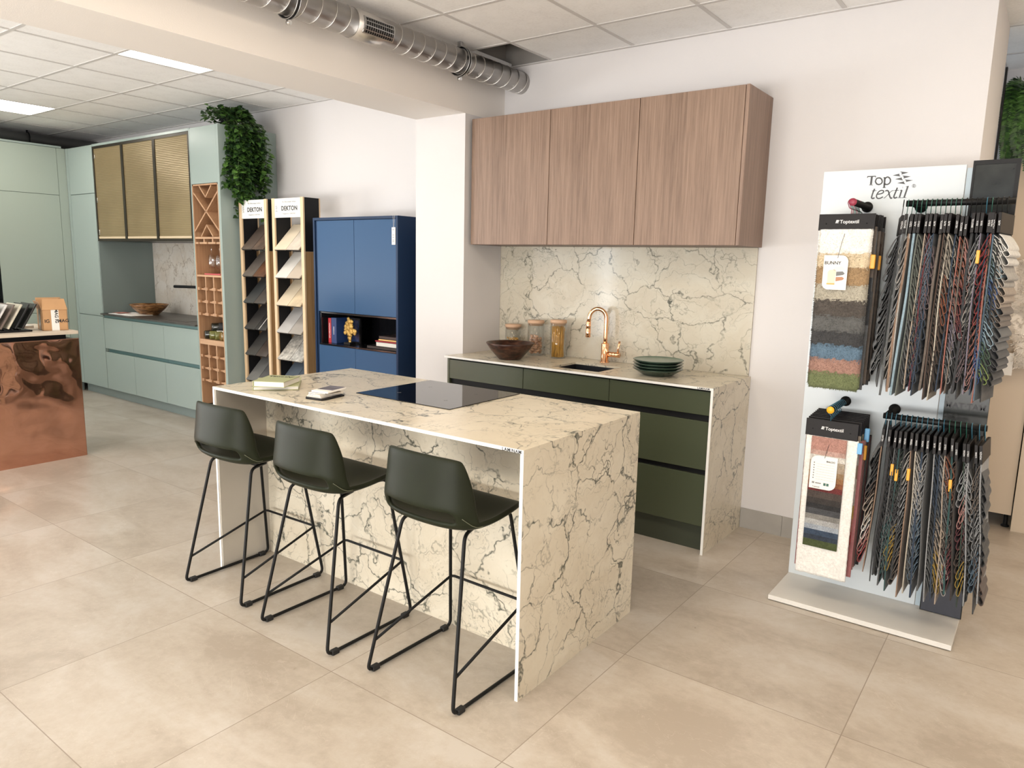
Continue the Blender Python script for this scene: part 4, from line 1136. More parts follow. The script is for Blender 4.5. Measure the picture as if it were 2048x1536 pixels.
# sample rack with leaning plates
t = thing('sample_rack', 'black slotted rack holding leaning stone sample plates on the counter', 'rack', (-2.78, -2.2, .9455))
MB().box(-2.94, -2.70, -2.68, -1.99, .9455, .958, .002).build('base', 'black', t)
b = MB()
for k in range(12): b.box(-2.93, -2.71, -2.071 - k * .046, -2.059 - k * .046, .958, .970)
b.build('slot_bar', 'black', t)
cols = [('near black', (0.025, 0.023, 0.022)), ('black', (0.018, 0.018, 0.02)), ('cream', (0.62, 0.57, 0.46)), ('brown grey', (0.17, 0.13, 0.11)), ('white', (0.66, 0.64, 0.62)), ('dark brown', (0.06, 0.05, 0.045)), ('mid grey', (0.25, 0.25, 0.24)), ('pale grey', (0.50, 0.49, 0.47)), ('charcoal', (0.04, 0.04, 0.042)), ('grey speckled', (0.33, 0.32, 0.30)), ('slate', (0.09, 0.095, 0.10)), ('sand', (0.45, 0.38, 0.29))]
for k, (nm, c) in enumerate(cols):
    y = -2.055 - k * .046
    m_ = P('sample_stone_%d' % k, c, 0.25, var=0.15, vscale=30)
    rot = Matrix.Rotation(math.radians(-30), 3, 'X')
    o = MB().box(-2.955, -2.695, y, y + .011, 0.9745, 1.170, .0015, 1, rot=rot, piv=(-2.82, y, .9745)).build('stone_sample', m_, pivot=(-2.82, y, .9745))
    tag(o, '%s stone sample plate leaning in the black rack on the copper counter' % nm, 'stone sample', 'sample plates leaning in the black rack')
# cardboard box
M['card'] = P('corrugated_cardboard', (0.50, 0.285, 0.135), 0.75, var=0.06, vscale=12)
M['card_in'] = P('cardboard_inside', (0.36, 0.20, 0.10), 0.8)
M['tape'] = P('clear_packing_tape', (0.30, 0.25, 0.21), 0.15)
t = thing('cardboard_box', 'open brown cardboard box with white tape on the copper counter', 'box', (0, 0, 0))
w, d, h = .080, .095, .150     # half sizes: along local x (front width), y depth
th = .004
MB().box(-w, w, -d, -d + th, 0, h).box(-w, w, d - th, d, 0, h).box(-w, -w + th, -d, d, 0, h).box(w - th, w, -d, d, 0, h).box(-w, w, -d, d, 0, th).build('box_body', 'card', t)
def flap(pts): 
    b = MB(); v = [Vector(p) for p in pts]; n = (v[1] - v[0]).cross(v[2] - v[0]).normalized() * th
    b.quad(*v); b.quad(*[p + n for p in v][::-1])
    for i in range(4): b.quad(v[i], v[(i + 1) % 4], v[(i + 1) % 4] + n, v[i] + n)
    return b
flap([(-w, -d, h), (w, -d, h), (w - .012, -d + .022, h + .078), (-w + .012, -d + .022, h + .078)]).build('flap', 'card', t)
flap([(w, -d, h), (w, d, h), (w - .015, d, h + .075), (w - .015, -d + .02, h + .075)]).build('flap', 'card_in', t)
flap([(-w, d, h), (w, d, h), (w, d + .02, h + .08), (-w, d + .02, h + .08)]).build('flap', 'card', t)
flap([(-w, -d, h), (-w, d, h), (-w - .02, d, h + .06), (-w - .02, -d, h + .06)]).build('flap', 'card_in', t)
MB().box(-.024, .024, -d - .001, -d, 0, h).build('white_tape', 'paper', t)
MB().box(-w - .001, -w, -.03, .03, 0, h).build('clear_tape', 'tape', t)
text('IG', .034, 'ink', t, (-.052, -d - .0006, .058), name='lettering', bold=.0006)
text('MAG', .034, 'ink', t, (.050, -d - .0006, .058), name='lettering', bold=.0006)
text('MAG IG', .030, 'ink', t, (.0, -d - .0016, .105), (0, 0, -1), (1, 0, 0), name='tape_lettering', bold=.0006)
t.location = (-2.784, -1.822, .9455); t.rotation_euler = (0, 0, math.radians(79))
tag(MB().box(-3.20, -3.0, -2.10, -1.87, .9455, .962, .001, 1).build('paper_stack', 'paper'), 'stack of white papers behind the sample rack on the copper counter', 'papers')

# ------------------------------------------------------------------ stone sample display towers
M['ply'] = wood('birch_plywood_face', (0.62, 0.44, 0.26), (0.76, 0.58, 0.38), 'Z', .5)
M['oak_side'] = wood('oiled_plywood_side', (0.30, 0.17, 0.07), (0.45, 0.28, 0.13), 'Z', .5)
def sample_mat(name, c, var, vs): return P(name, c, 0.35, var=var, vscale=vs)
TZ = 1.980
LS = [('dark brown wood look', (0.10, 0.075, 0.06), .15, 20), ('brown veined', (0.11, 0.075, 0.055), .6, 18), ('brown grey', (0.13, 0.11, 0.095), .15, 15), ('rusty brown', (0.12, 0.055, 0.028), .4, 15),
      ('slate grey', (0.055, 0.058, 0.058), .1, 20), ('charcoal brown', (0.075, 0.063, 0.055), .15, 20), ('charcoal', (0.045, 0.042, 0.040), .1, 20), ('black with white vein', (0.03, 0.028, 0.027), .3, 20),
      ('graphite', (0.055, 0.053, 0.050), .1, 20), ('dark brown', (0.06, 0.045, 0.038), .1, 20), ('mid grey', (0.16, 0.16, 0.155), .1, 10), ('dark grey', (0.10, 0.10, 0.10), .1, 10)]
RS = [('cream', (0.72, 0.62, 0.47), .05, 10), ('ivory veined', (0.62, 0.55, 0.46), .15, 14), ('off white', (0.72, 0.69, 0.64), .03, 10), ('beige', (0.55, 0.47, 0.38), .05, 10),
      ('warm cream', (0.68, 0.58, 0.43), .04, 10), ('cream with brown patch', (0.62, 0.50, 0.34), .3, 10), ('light grey', (0.47, 0.46, 0.45), .04, 10), ('taupe grey', (0.36, 0.33, 0.30), .05, 10),
      ('rough grey marbled', (0.44, 0.42, 0.38), .5, 34), ('rough grey veined', (0.40, 0.39, 0.36), .5, 34), ('blue grey', (0.12, 0.15, 0.19), .08, 10), ('steel blue', (0.10, 0.13, 0.17), .08, 10)]
for ti, (x0, x1, S, side) in enumerate(((-2.493, -2.106, LS, 'left'), (-2.036, -1.634, RS, 'right'))):
    t = thing('display_tower', 'tall plywood display tower for stone samples, the %s one with %s planks' % (side, ['dark', 'pale'][ti]), 'display tower', ((x0 + x1) / 2, -.34, 0), 'stone sample display towers')
    for (a, b_) in ((x0, x0 + .034), (x1 - .034, x1)):
        MB().box(a, b_, -.430, -.4155, 0, TZ).box(a, b_, -.273, -.262, 0, TZ).build('post', 'ply', t)
        MB().box(a + .004, b_ - .004, -.4155, -.273, 0, TZ - .42).build('side_board', 'oak_side', t)
        MB().box(a + .002, b_ - .002, -.4155, -.273, TZ - .419, TZ - .001).build('top_cheek', 'black', t)
    MB().box(x0 + .034, x0 + .040, -.412, -.300, .04, TZ - .02).build('inner_liner', 'black', t)
    sg = MB().box(x0 + .034, x1 - .034, -.426, -.4165, TZ - .153, TZ - .003).build('sign_board', 'paper', t)
    xm_ = (x0 + x1) / 2
    text('DEKTON', .049, 'ink', sg, (xm_ + .024, -.4265, TZ - .098), name='lettering', bold=.0016, space=1.05)
    text('The Ultracompact Surface', .017, 'grey_ink', sg, (xm_ + .02, -.4265, TZ - .036), name='small_lettering')
    text('Designed by COSENTINO', .015, 'grey_ink', sg, (xm_ + .02, -.4265, TZ - .128), name='small_lettering')
    lb = MB()
    for q in range(6):
        lb.box(x0 + .048 + (q % 2) * .004, x0 + .072 - (q % 3) * .003, -.4269, -.4262, TZ - .103 + q * .009, TZ - .1 + q * .009)
    lb.build('emblem', 'ink', sg)
    MB().box(x0, x1, -.425, -.262, .0, .03).build('base', 'ply', t)
    rot = Matrix.Rotation(math.radians(46), 3, 'X')
    for k in range(6):
        zf = 1.5765 - k * .2245
        tray = MB()
        xa = x0 + .0425; wd = (x1 - x0 - .085) / 2
        for q in range(2):
            nm, c, v, vs = S[k * 2 + q]
            a = xa + q * (wd + .004); bx = a + wd - .002
            if q == 0: a -= .028
            # thin metal tray under the plank
            tray.box(a + .03, bx - .012, -.452, -.15, zf - .018, zf - .0108, rot=rot, piv=(0, -.452, zf))
            rotv = rot
            yb = -.452 + .288
            o = MB().box(a if q else xa, bx, -.452, yb, zf - .0100, zf, .001, 1, rot=rotv, piv=(0, -.452, zf)).build('stone_plank', sample_mat('plank_%s' % nm.replace(' ', '_'), c, v, vs), pivot=(xa, -.452, zf))
            tag(o, '%s plank on tier %s from the top, %s display tower' % (nm, ['one', 'two', 'three', 'four', 'five', 'six'][k], side), 'stone sample', 'stone planks on the %s display tower' % side)
            if nm == 'black with white vein':
                MB().box(a + .055, a + .061, -.452, yb, zf + .0001, zf + .0006, rot=rot, piv=(0, -.452, zf)).build('white_vein', 'paper', o)
        tray.build('tray', 'black', t)

# ------------------------------------------------------------------ blue cabinet
BX0, BX1, BY = -1.492, -.572, -.450
t = thing('highboard', 'tall blue highboard with two doors above a dark open shelf, beside the white pillar', 'cabinet', ((BX0 + BX1) / 2, -.2, 0))
MB().box(BX0, BX0 + .019, BY, -.011, 0.06, 1.815).box(BX1 - .019, BX1, BY, -.011, .06, 1.815).box(BX0 + .019, BX1 - .019, BY, -.011, 1.796, 1.815).box(BX0 + .019, BX1 - .019, BY + .025, -.011, .06, .08).box(BX0 + .019, BX1 - .019, -.03, -.011, .08, 1.796).build('carcass', 'blue_dark', t)
xm_ = (BX0 + BX1) / 2
for (x0, x1) in ((BX0 + .04, xm_ - .0015), (xm_ + .0015, BX1 - .0205)):
    MB().box(x0, x1, BY + .006, BY + .024, 1.105, 1.793, .001, 1).build('door', 'blue', t)
    MB().box(x0, x1, BY + .006, BY + .024, .085, .842, .001, 1).build('door', 'blue', t)
MB().box(BX0 + .0195, BX0 + .039, BY + .010, BY + .028, .085, 1.793).build('filler_strip', 'blue_dark', t)
n0, n1 = BX0 + .065, BX1 - .022
M['niche'] = P('black_lacquer_niche', (0.010, 0.010, 0.012), 0.12)
MB().box(n0 - .012, n0, BY + .012, -.05, .850, 1.098).box(n1, n1 + .001, BY + .012, -.05, .850, 1.098).box(n0 - .012, n1, BY + .012, -.05, 1.090, 1.1015).box(n0 - .012, n1, BY + .002, -.05, .845, .856).box(n0 - .012, n1, -.055, -.045, .856, 1.09).build('open_shelf', 'niche', t)
# books left
def ubook(x0, x1, h, mat, lab, dep=.17, lean=0, title=None):
    o = MB().box(x0, x1, BY + .05, BY + .05 + dep, .8565, .8565 + h, .0015, 1, rot=Matrix.Rotation(lean, 3, 'Y'), piv=(x1, 0, .8565)).build('upright_book', mat, pivot=((x0 + x1) / 2, BY + .1, .8565))
    tag(o, lab, 'book', 'books in the open shelf of the blue highboard')
    if title: text(title, .018, 'white_ink', o, ((x0 + x1) / 2 - .006, BY + .0494, .8565 + h / 2), (0, 0, -1), (1, 0, 0), name='spine_lettering')
    return o
ubook(-1.395, -1.362, .195, P('red_cover', (0.42, 0.02, 0.03), 0.4), 'red book standing at the left end of the open shelf', title='ARCHITEKTUR')
ubook(-1.358, -1.300, .200, P('navy_cover', (0.02, 0.05, 0.16), 0.35), 'dark blue book standing next to the red book', title='DESIGN')
t = thing('picture_frame', 'dark framed picture behind the gold coral ornament', 'frame', (-1.24, BY + .18, .8565))
MB().box(-1.295, -1.15, BY + .16, BY + .175, .8565, 1.055).build('frame', 'black', t)
MB().box(-1.28, -1.165, BY + .158, BY + .160, .872, 1.04).build('picture', P('dark_blue_print', (0.02, 0.04, 0.12), .2, var=.8, vscale=20), t)
# coral
t = thing('coral_ornament', 'gold coral shaped ornament on a small dark base in the open shelf', 'ornament', (-1.185, BY + .085, .8565))
cx, cy = -1.185, BY + .085
MB().box(cx - .035, cx + .035, cy - .03, cy + .03, .8565, .8745, .002).build('base', 'black', t)
b = MB(); r_ = random.Random(5)
lobes = [(0, .905, .020), (.002, .935, .026), (-.018, .955, .022), (.020, .958, .024), (-.042, .972, .019), (-.052, .945, .017), (.048, .965, .020), (.066, .962, .015), (-.012, .985, .026), (.015, 1.0, .026), (-.028, 1.018, .019), (0, 1.035, .022), (.026, 1.036, .016), (-.044, .995, .016), (-.012, 1.055, .015), (.058, .944, .014), (0, .88, .013)]
for (dx, z, r) in lobes:
    tb = bmesh.new(); bmesh.ops.create_icosphere(tb, subdivisions=3, radius=r)
    for v in tb.verts:
        n = mnoise.noise(v.co * 130 + Vector((dx * 50, z * 50, 0)))
        v.co = Vector((v.co.x * (1 + .35 * n) + cx + dx, v.co.y * .55 * (1 + .35 * n) + cy, v.co.z * (1 + .35 * n) + z))
    b.add(tb, True)
b.build('coral', P('gold_leaf', (0.62, 0.40, 0.12), 0.35, .8, bump=.5, bscale=220), t)
# stack of books right
st_ = [('black', (0.012, 0.012, 0.013), .022, -.93, 'large black book lowest in the flat stack'), ('white', (0.66, 0.64, 0.60), .032, -.83, 'white book second in the flat stack'), ('red', (0.42, 0.03, 0.05), .010, -.84, 'thin red book in the middle of the flat stack'), ('orange', (0.72, 0.42, 0.16), .014, -.805, 'pale orange book in the flat stack'), ('dark', (0.03, 0.02, 0.02), .022, -.80, 'dark book on top of the flat stack')]
z = .8565
for nm, c, h, x0, lab in st_:
    t = thing('lying_book', lab + ' on the open shelf', 'book', ((x0 - .6) / 2, BY + .12, z), 'flat stack of books in the blue highboard')
    MB().box(x0 + .003, n1 - .006, BY + .033, BY + .215, z + .002, z + h - .002).build('pages', 'pages', t)
    cm = P('cover_' + nm, c, .4)
    MB().box(x0, n1 - .004, BY + .03, BY + .22, z, z + .002).box(x0, n1 - .004, BY + .03, BY + .22, z + h - .002, z + h).box(x0, n1 - .004, BY + .03, BY + .033, z, z + h).build('cover', cm, t)
    z += h + .0004
# price tag
t = thing('price_tag', 'white price tag hanging on a thread from the top right of the blue highboard', 'price tag', (-.605, BY - .003, 1.6))
MB().box(-.628, -.592, BY - .0035, BY - .0015, 1.615, 1.735, .0005, 1).build('tag_card', 'paper', t)
MB().tube([(-.612, BY - .003, 1.735), (-.615, BY - .003, 1.818), (-.608, BY + .02, 1.826), (-.600, BY - .003, 1.818), (-.606, BY - .003, 1.735)], .0008, 5).build('thread', 'paper', t)
for k, z in enumerate((1.715, 1.68, 1.665, 1.645, 1.635)): MB().box(-.620, -.602, BY - .0039, BY - .0036, z, z + .004).build('print', 'grey_ink', t)

# ------------------------------------------------------------------ ivy on the tall cabinet
def leafmat(name, c0, c1):
    m, nt, b, N, L = new_mat(name)
    tc = N.new('ShaderNodeTexCoord')
    n = noise(N, L, tc.outputs['Object'], 22, 2)
    L.new(ramp(N, L, n.outputs['Fac'], [(.35, c0), (.65, c1)]), b.inputs['Base Color'])
    b.inputs['Roughness'].default_value = 0.45
    return m
M['ivy'] = leafmat('ivy_leaf', (0.03, 0.08, 0.018), (0.10, 0.21, 0.04))
M['ivy_dark'] = leafmat('ivy_leaf_dark', (0.012, 0.032, 0.012), (0.03, 0.075, 0.02))
M['stem'] = P('green_stem', (0.06, 0.09, 0.03), 0.6)
M['fern'] = leafmat('fern_leaf', (0.02, 0.06, 0.015), (0.07, 0.17, 0.03))
def ivy_leaf(b, p, d, up, s, mi=0):
    d = d.normalized(); sd = d.cross(up).normalized(); n = sd.cross(d)
    P0 = p; c = lambda a, t, h=0: P0 + d * (t * s) + sd * (a * s) + n * (h * s)
    ctr = [c(0, 0), c(0, .35, -.06), c(0, .7, -.03), c(0, 1.05, -.12)]
    Lf = [c(-.34, .08, .10), c(-.42, .38, .08), c(-.25, .72, .06)]
    Rt = [c(.34, .08, .10), c(.42, .38, .08), c(.25, .72, .06)]
    V = lambda q: b.bm.verts.new(q)
    C = [V(q) for q in ctr]; A = [V(q) for q in Lf]; B = [V(q) for q in Rt]
    for q in ((C[0], A[0], A[1], C[1]), (C[1], A[1], A[2], C[2]), (C[2], A[2], C[3]), (B[0], C[0], C[1], B[1]), (B[1], C[1], C[2], B[2]), (B[2], C[2], C[3])):
        f = b.bm.faces.new(q); f.material_index = mi; f.smooth = True
t = thing('hanging_ivy', 'bushy green ivy trailing down from the top of the tall sage cabinet', 'plant', (-2.62, -.35, 2.59))
MB().lathe([(0, 2.5905), (.055, 2.5905), (.075, 2.67), (.08, 2.67), (.08, 2.68), (.0, 2.68)], (-2.66, -.38, 0), 24).build('pot', 'black', t)
r_ = random.Random(11); lv = MB(); sm = MB()
starts = []
for k in range(44):
    # vines: leave the pot, cross the panel's edge x=-2.545, hang in front of its side
    y_end = r_.uniform(-.50, -.19); ln = r_.choice([.15, .22, .3, .38, .43, .47, .50])
    if y_end > -.30: ln = min(ln, .34 + .12 * r_.random())
    xo = -2.545 + r_.uniform(.015, .11)
    p = [Vector((-2.66, -.38, 2.68)), Vector((-2.60, (y_end - .38) / 2, 2.70 + r_.uniform(0, .05))), Vector((xo, y_end, 2.60)), Vector((xo + .02, y_end, 2.50))]
    z = 2.50
    end = 2.56 - ln * 1.1
    while z > end:
        z -= .06; q = p[-1]; p.append(Vector((max(-2.535, q.x + r_.uniform(-.012, .012)), q.y + r_.uniform(-.012, .014) - (.004 if y_end < -.3 else -.0), z)))
    starts.append(p)
for k, ye in enumerate((-.42, -.40, -.375, -.245, -.235)):
    p = [Vector((-2.66, -.38, 2.68)), Vector((-2.52, ye, 2.60))]
    z = 2.55
    end = (1.90, 1.86, 1.95, 1.88, 1.94)[k]
    while z > end:
        z -= .06; q = p[-1]; p.append(Vector((max(-2.535, q.x + r_.uniform(-.008, .012)), q.y + r_.uniform(-.015, .015), z)))
    starts.append(p)
for k in range(26):
    a = r_.uniform(0, 6.28)
    starts.append([Vector((-2.66, -.38, 2.66)), Vector((-2.66 + .06 * math.cos(a), -.38 + .06 * math.sin(a), 2.70)), Vector((-2.66 + .13 * math.cos(a), -.40 + .15 * math.sin(a), 2.71 + r_.uniform(-.06, .04))), Vector((-2.64 + .16 * math.cos(a), -.42 + .19 * math.sin(a), 2.64 + r_.uniform(-.03, .05)))])
for p in starts:
    sm.tube(p, .0018, 4)
    for i in range(1, len(p)):
        n = 5 if i > 1 else 3
        for j in range(n):
            q = p[i - 1].lerp(p[i], (j + r_.random()) / n)
            a = r_.uniform(0, 6.28)
            d = Vector((abs(math.cos(a)) * .9 + .1, math.sin(a), r_.uniform(-1.0, .15)))
            if q.z > 2.60: d = Vector((math.cos(a), math.sin(a), r_.uniform(-.5, .6)))
            s = r_.uniform(.034, .060)
            off = d.normalized() * r_.uniform(.004, .022)
            q2 = q + off
            if q2.x < -2.54 and q2.z < 2.60: q2.x = -2.538
            if q2.z + s > 2.79: q2.z = 2.745 - s * .4
            ivy_leaf(lv, q2, d, Vector((.5 + r_.uniform(-.5, .5), r_.uniform(-.5, .5), 1)).normalized(), s, 0 if r_.random() < .62 else 1)
lv.build('foliage', ['ivy', 'ivy_dark'], t, fixn=False, noweld=True); sm.build('stems', 'stem', t)
# ------------------------------------------------------------------ textile sample stand
PY = -.550
M['panel_white'] = P('cool_white_panel', (0.64, 0.685, 0.71), 0.3)
M['logo_grey'] = P('dark_grey_print', (0.055, 0.055, 0.06), 0.5)
M['card_black'] = P('black_header_card', (0.012, 0.010, 0.010), 0.45, spec=0.2)
st = thing('textile_stand', 'white textile display stand with grey printed logo and black hanging rails', 'display stand', (2.6, -.6, 0))
pn = MB().box(2.250, 2.804, PY, PY + .02, .026, 1.944, .001, 1).build('back_panel', 'panel_white', st)
MB().box(2.806, 2.826, PY + .004, PY + .02, .026, 1.93).build('side_strip', P('pale_blue_strip', (0.45, 0.54, 0.60), 0.4), st)
MB().box(2.251, 2.982, -.868, -.42, .004, .026, .0015, 1).build('base_board', P('white_base_board', (0.66, 0.64, 0.60), 0.35), st)
LOGO = [[[[[2.433,1.914],[2.466,1.914]],0.00398],[[[2.434,1.915],[2.433,1.909]],0.00306],[[[2.466,1.914],[2.466,1.909]],0.00306],[[[2.451,1.914],[2.45,1.879]],0.00796],[[[2.443,1.878],[2.458,1.877]],0.00214],[[[2.503,1.907],[2.504,1.864]],0.00705],[[[2.497,1.906],[2.503,1.908]],0.00245],[[[2.498,1.864],[2.511,1.864]],0.00214],[[[2.504,1.902],[2.509,1.907],[2.515,1.908],[2.521,1.904],[2.525,1.898],[2.526,1.889],[2.523,1.882],[2.518,1.878],[2.512,1.877],[2.504,1.88]],0.00551],[[[2.467,1.861],[2.462,1.846],[2.458,1.826],[2.46,1.821],[2.465,1.82],[2.47,1.823]],0.00582],[[[2.457,1.852],[2.475,1.853]],0.00245],[[[2.48,1.837],[2.494,1.839],[2.502,1.843],[2.504,1.849],[2.5,1.852],[2.494,1.853],[2.486,1.849],[2.48,1.841],[2.477,1.831],[2.479,1.823],[2.486,1.819],[2.496,1.821],[2.503,1.826]],0.0049],[[[2.51,1.849],[2.517,1.852],[2.523,1.847],[2.527,1.834],[2.532,1.822],[2.536,1.818],[2.54,1.821]],0.00551],[[[2.543,1.851],[2.534,1.848],[2.523,1.835],[2.512,1.823],[2.507,1.819]],0.0026],[[[2.556,1.862],[2.551,1.844],[2.546,1.826],[2.548,1.82],[2.552,1.819],[2.559,1.822]],0.00582],[[[2.545,1.851],[2.563,1.851]],0.00245],[[[2.574,1.851],[2.568,1.821]],0.00613],[[[2.567,1.85],[2.575,1.852]],0.00214],[[[2.561,1.819],[2.576,1.819]],0.00214],[[[2.596,1.866],[2.586,1.82]],0.00643],[[[2.588,1.864],[2.599,1.867]],0.00214],[[[2.577,1.819],[2.594,1.819]],0.00214],[[[2.576,1.862],[2.577,1.862]],0.00766],[[[2.617,1.862],[2.616,1.871],[2.62,1.87],[2.621,1.867],[2.617,1.866],[2.622,1.862]],0.00138],[[[2.494,1.892],[2.494,1.888],[2.493,1.885],[2.491,1.882],[2.488,1.88],[2.485,1.879],[2.482,1.878],[2.479,1.879],[2.475,1.88],[2.472,1.883],[2.47,1.886],[2.468,1.889],[2.467,1.893],[2.468,1.897],[2.469,1.9],[2.47,1.903],[2.473,1.905],[2.476,1.906],[2.479,1.906],[2.483,1.906],[2.486,1.904],[2.489,1.902],[2.491,1.899],[2.493,1.895],[2.494,1.892]],0.00551],[[[2.625,1.866],[2.625,1.865],[2.625,1.863],[2.624,1.862],[2.622,1.861],[2.621,1.86],[2.619,1.86],[2.618,1.86],[2.616,1.861],[2.614,1.862],[2.613,1.863],[2.613,1.865],[2.612,1.867],[2.612,1.869],[2.613,1.87],[2.614,1.872],[2.615,1.873],[2.616,1.873],[2.618,1.873],[2.62,1.873],[2.621,1.872],[2.623,1.871],[2.624,1.87],[2.625,1.868],[2.625,1.866]],0.00138]],[[[2.559,1.929],[2.593,1.923],[2.566,1.916],[2.567,1.923]],[[2.532,1.914],[2.558,1.92],[2.559,1.913],[2.565,1.908]],[[2.569,1.912],[2.603,1.906],[2.576,1.899],[2.576,1.906]],[[2.543,1.898],[2.569,1.904],[2.57,1.897],[2.576,1.891]],[[2.58,1.895],[2.613,1.89],[2.586,1.884],[2.587,1.889]],[[2.553,1.881],[2.579,1.887],[2.58,1.881],[2.586,1.875]]]]
b = MB()
yy = PY - .0006
def stroke(b, pts, w, y):
    pts = [Vector((p[0], p[1])) for p in pts]
    if len(pts) > 2:    # smooth the traced line a little
        q = []
        for i in range(len(pts) - 1):
            p0, p1, p2, p3 = pts[max(i - 1, 0)], pts[i], pts[i + 1], pts[min(i + 2, len(pts) - 1)]
            for k in range(4):
                t = k / 4
                q.append(0.5 * ((2 * p1) + (-p0 + p2) * t + (2 * p0 - 5 * p1 + 4 * p2 - p3) * t * t + (-p0 + 3 * p1 - 3 * p2 + p3) * t ** 3))
        q.append(pts[-1]); pts = q
    L_, R_ = [], []
    for i, p in enumerate(pts):
        d = (pts[min(i + 1, len(pts) - 1)] - pts[max(i - 1, 0)])
        d = d.normalized() if d.length > 1e-9 else Vector((1, 0))
        n = Vector((-d.y, d.x)) * w / 2
        L_.append(b.bm.verts.new((p.x + n.x, y, p.y + n.y))); R_.append(b.bm.verts.new((p.x - n.x, y, p.y - n.y)))
    for i in range(len(pts) - 1):
        b.bm.faces.new((L_[i], L_[i + 1], R_[i + 1], R_[i]))
for pts, w in LOGO[0]: stroke(b, pts, w, yy)
b.build('logo_lettering', 'logo_grey', pn, fixn=False)
b = MB()
for tri in LOGO[1]: b.quad(*[(p[0], yy, p[1]) for p in tri])
b.build('logo_arrows', 'logo_grey', pn, fixn=False)
def prong(x, z, endcol, ytip=-.835):
    MB().lathe([(0, PY - .0005), (.023, PY - .0005), (.023, PY - .008), (.013, PY - .010), (.013, ytip), (0, ytip)], (x, 0, z), 24, 'Y').build('prong', 'black_steel', st)
    MB().lathe([(0, ytip - .003), (.0155, ytip - .003), (.0155, ytip), (0, ytip)], (x, 0, z), 24, 'Y').build('end_cap', endcol, st)
prong(2.445, 1.783, P('maroon_cap', (0.28, 0.03, 0.06), .4)); prong(2.436, .913, P('orange_cap', (0.80, 0.42, 0.02), .4))
def rail(xa, x0, x1, z):
    ry = -.745
    MB().lathe([(0, PY - .0005), (.024, PY - .0005), (.024, PY - .008), (.014, PY - .010), (.014, ry), (0, ry)], (xa, 0, z), 24, 'Y').tube([(x0, ry, z), (x1, ry, z)], .0125, 16).build('hanging_rail', 'black_steel', st)
    return ry
rail(2.655, 2.628, 2.995, 1.778); rail(2.640, 2.628, 3.0, .903)
# black board beside the panel
bd = thing('chalk_board', 'tall glossy black board standing at the right side of the textile stand', 'board', (2.905, -.58, .027))
MB().box(2.829, 2.988, -.585, -.565, .027, 1.952, .001, 1).build('board', P('scuffed_black_board', (0.014, 0.016, 0.014), 0.16, var=.5, vscale=14, spec=.35), bd)
fr = MB()
for a in ((2.829, 2.837, 1.0, 1.952), (2.974, 2.988, 1.0, 1.952), (2.837, 2.974, 1.935, 1.952), (2.837, 2.974, 1.745, 1.755)): fr.box(a[0], a[1], -.590, -.585, a[2], a[3])
fr.build('raised_border', 'black', bd)
MB().box(2.833, 2.984, -.5865, -.585, .03, .70).build('lower_panel', P('slate_blue_panel', (0.030, 0.032, 0.045), .4), bd)
text('MAT·TAM', .034, P('faint_lettering', (0.035, 0.033, 0.035), .5), bd, (2.906, -.5855, .945), name='lettering', bold=.001)

# swatch fabrics
PAL = {'charcoal': (0.035, 0.037, 0.042), 'grey': (0.13, 0.135, 0.14), 'tan': (0.34, 0.22, 0.15), 'bone': (0.50, 0.47, 0.43), 'light_blue': (0.25, 0.35, 0.41), 'grey_green': (0.17, 0.19, 0.16),
       'beige': (0.46, 0.37, 0.29), 'mauve': (0.20, 0.135, 0.145), 'wine': (0.14, 0.018, 0.026), 'navy': (0.022, 0.045, 0.085), 'taupe': (0.17, 0.135, 0.11), 'brown': (0.095, 0.055, 0.038),
       'cream': (0.60, 0.54, 0.44), 'rust': (0.30, 0.075, 0.025), 'coral': (0.42, 0.15, 0.11), 'lilac': (0.24, 0.21, 0.27), 'light_grey': (0.36, 0.37, 0.38), 'blue': (0.035, 0.095, 0.30),
       'steel_blue': (0.10, 0.17, 0.24), 'green': (0.055, 0.12, 0.065), 'lime': (0.30, 0.40, 0.10), 'red': (0.35, 0.025, 0.025), 'white': (0.68, 0.66, 0.62), 'black': (0.012, 0.012, 0.013),
       'teal': (0.02, 0.085, 0.085), 'pink': (0.50, 0.25, 0.22), 'mustard': (0.48, 0.30, 0.03), 'dark_brown': (0.04, 0.026, 0.02), 'dark_green': (0.02, 0.045, 0.028)}
FM = {}
def fm(k):
    if k not in FM: FM[k] = fabric('fabric_' + k, tuple(v * (.62 if k not in ('white', 'light_blue') else .85) for v in PAL[k]))
    return FM[k]
M['clip_orange'] = P('orange_clip', (0.78, 0.36, 0.04), .4)
M['clip_blue'] = P('sky_blue_clip', (0.16, 0.42, 0.70), .4)
HOOKC = {'green': P('green_wire', (0.02, 0.10, 0.07), .35), 'blue': P('petrol_wire', (0.03, 0.13, 0.19), .35), 'black': M['black_steel'], 'maroon': P('maroon_wire', (0.22, 0.02, 0.04), .35)}

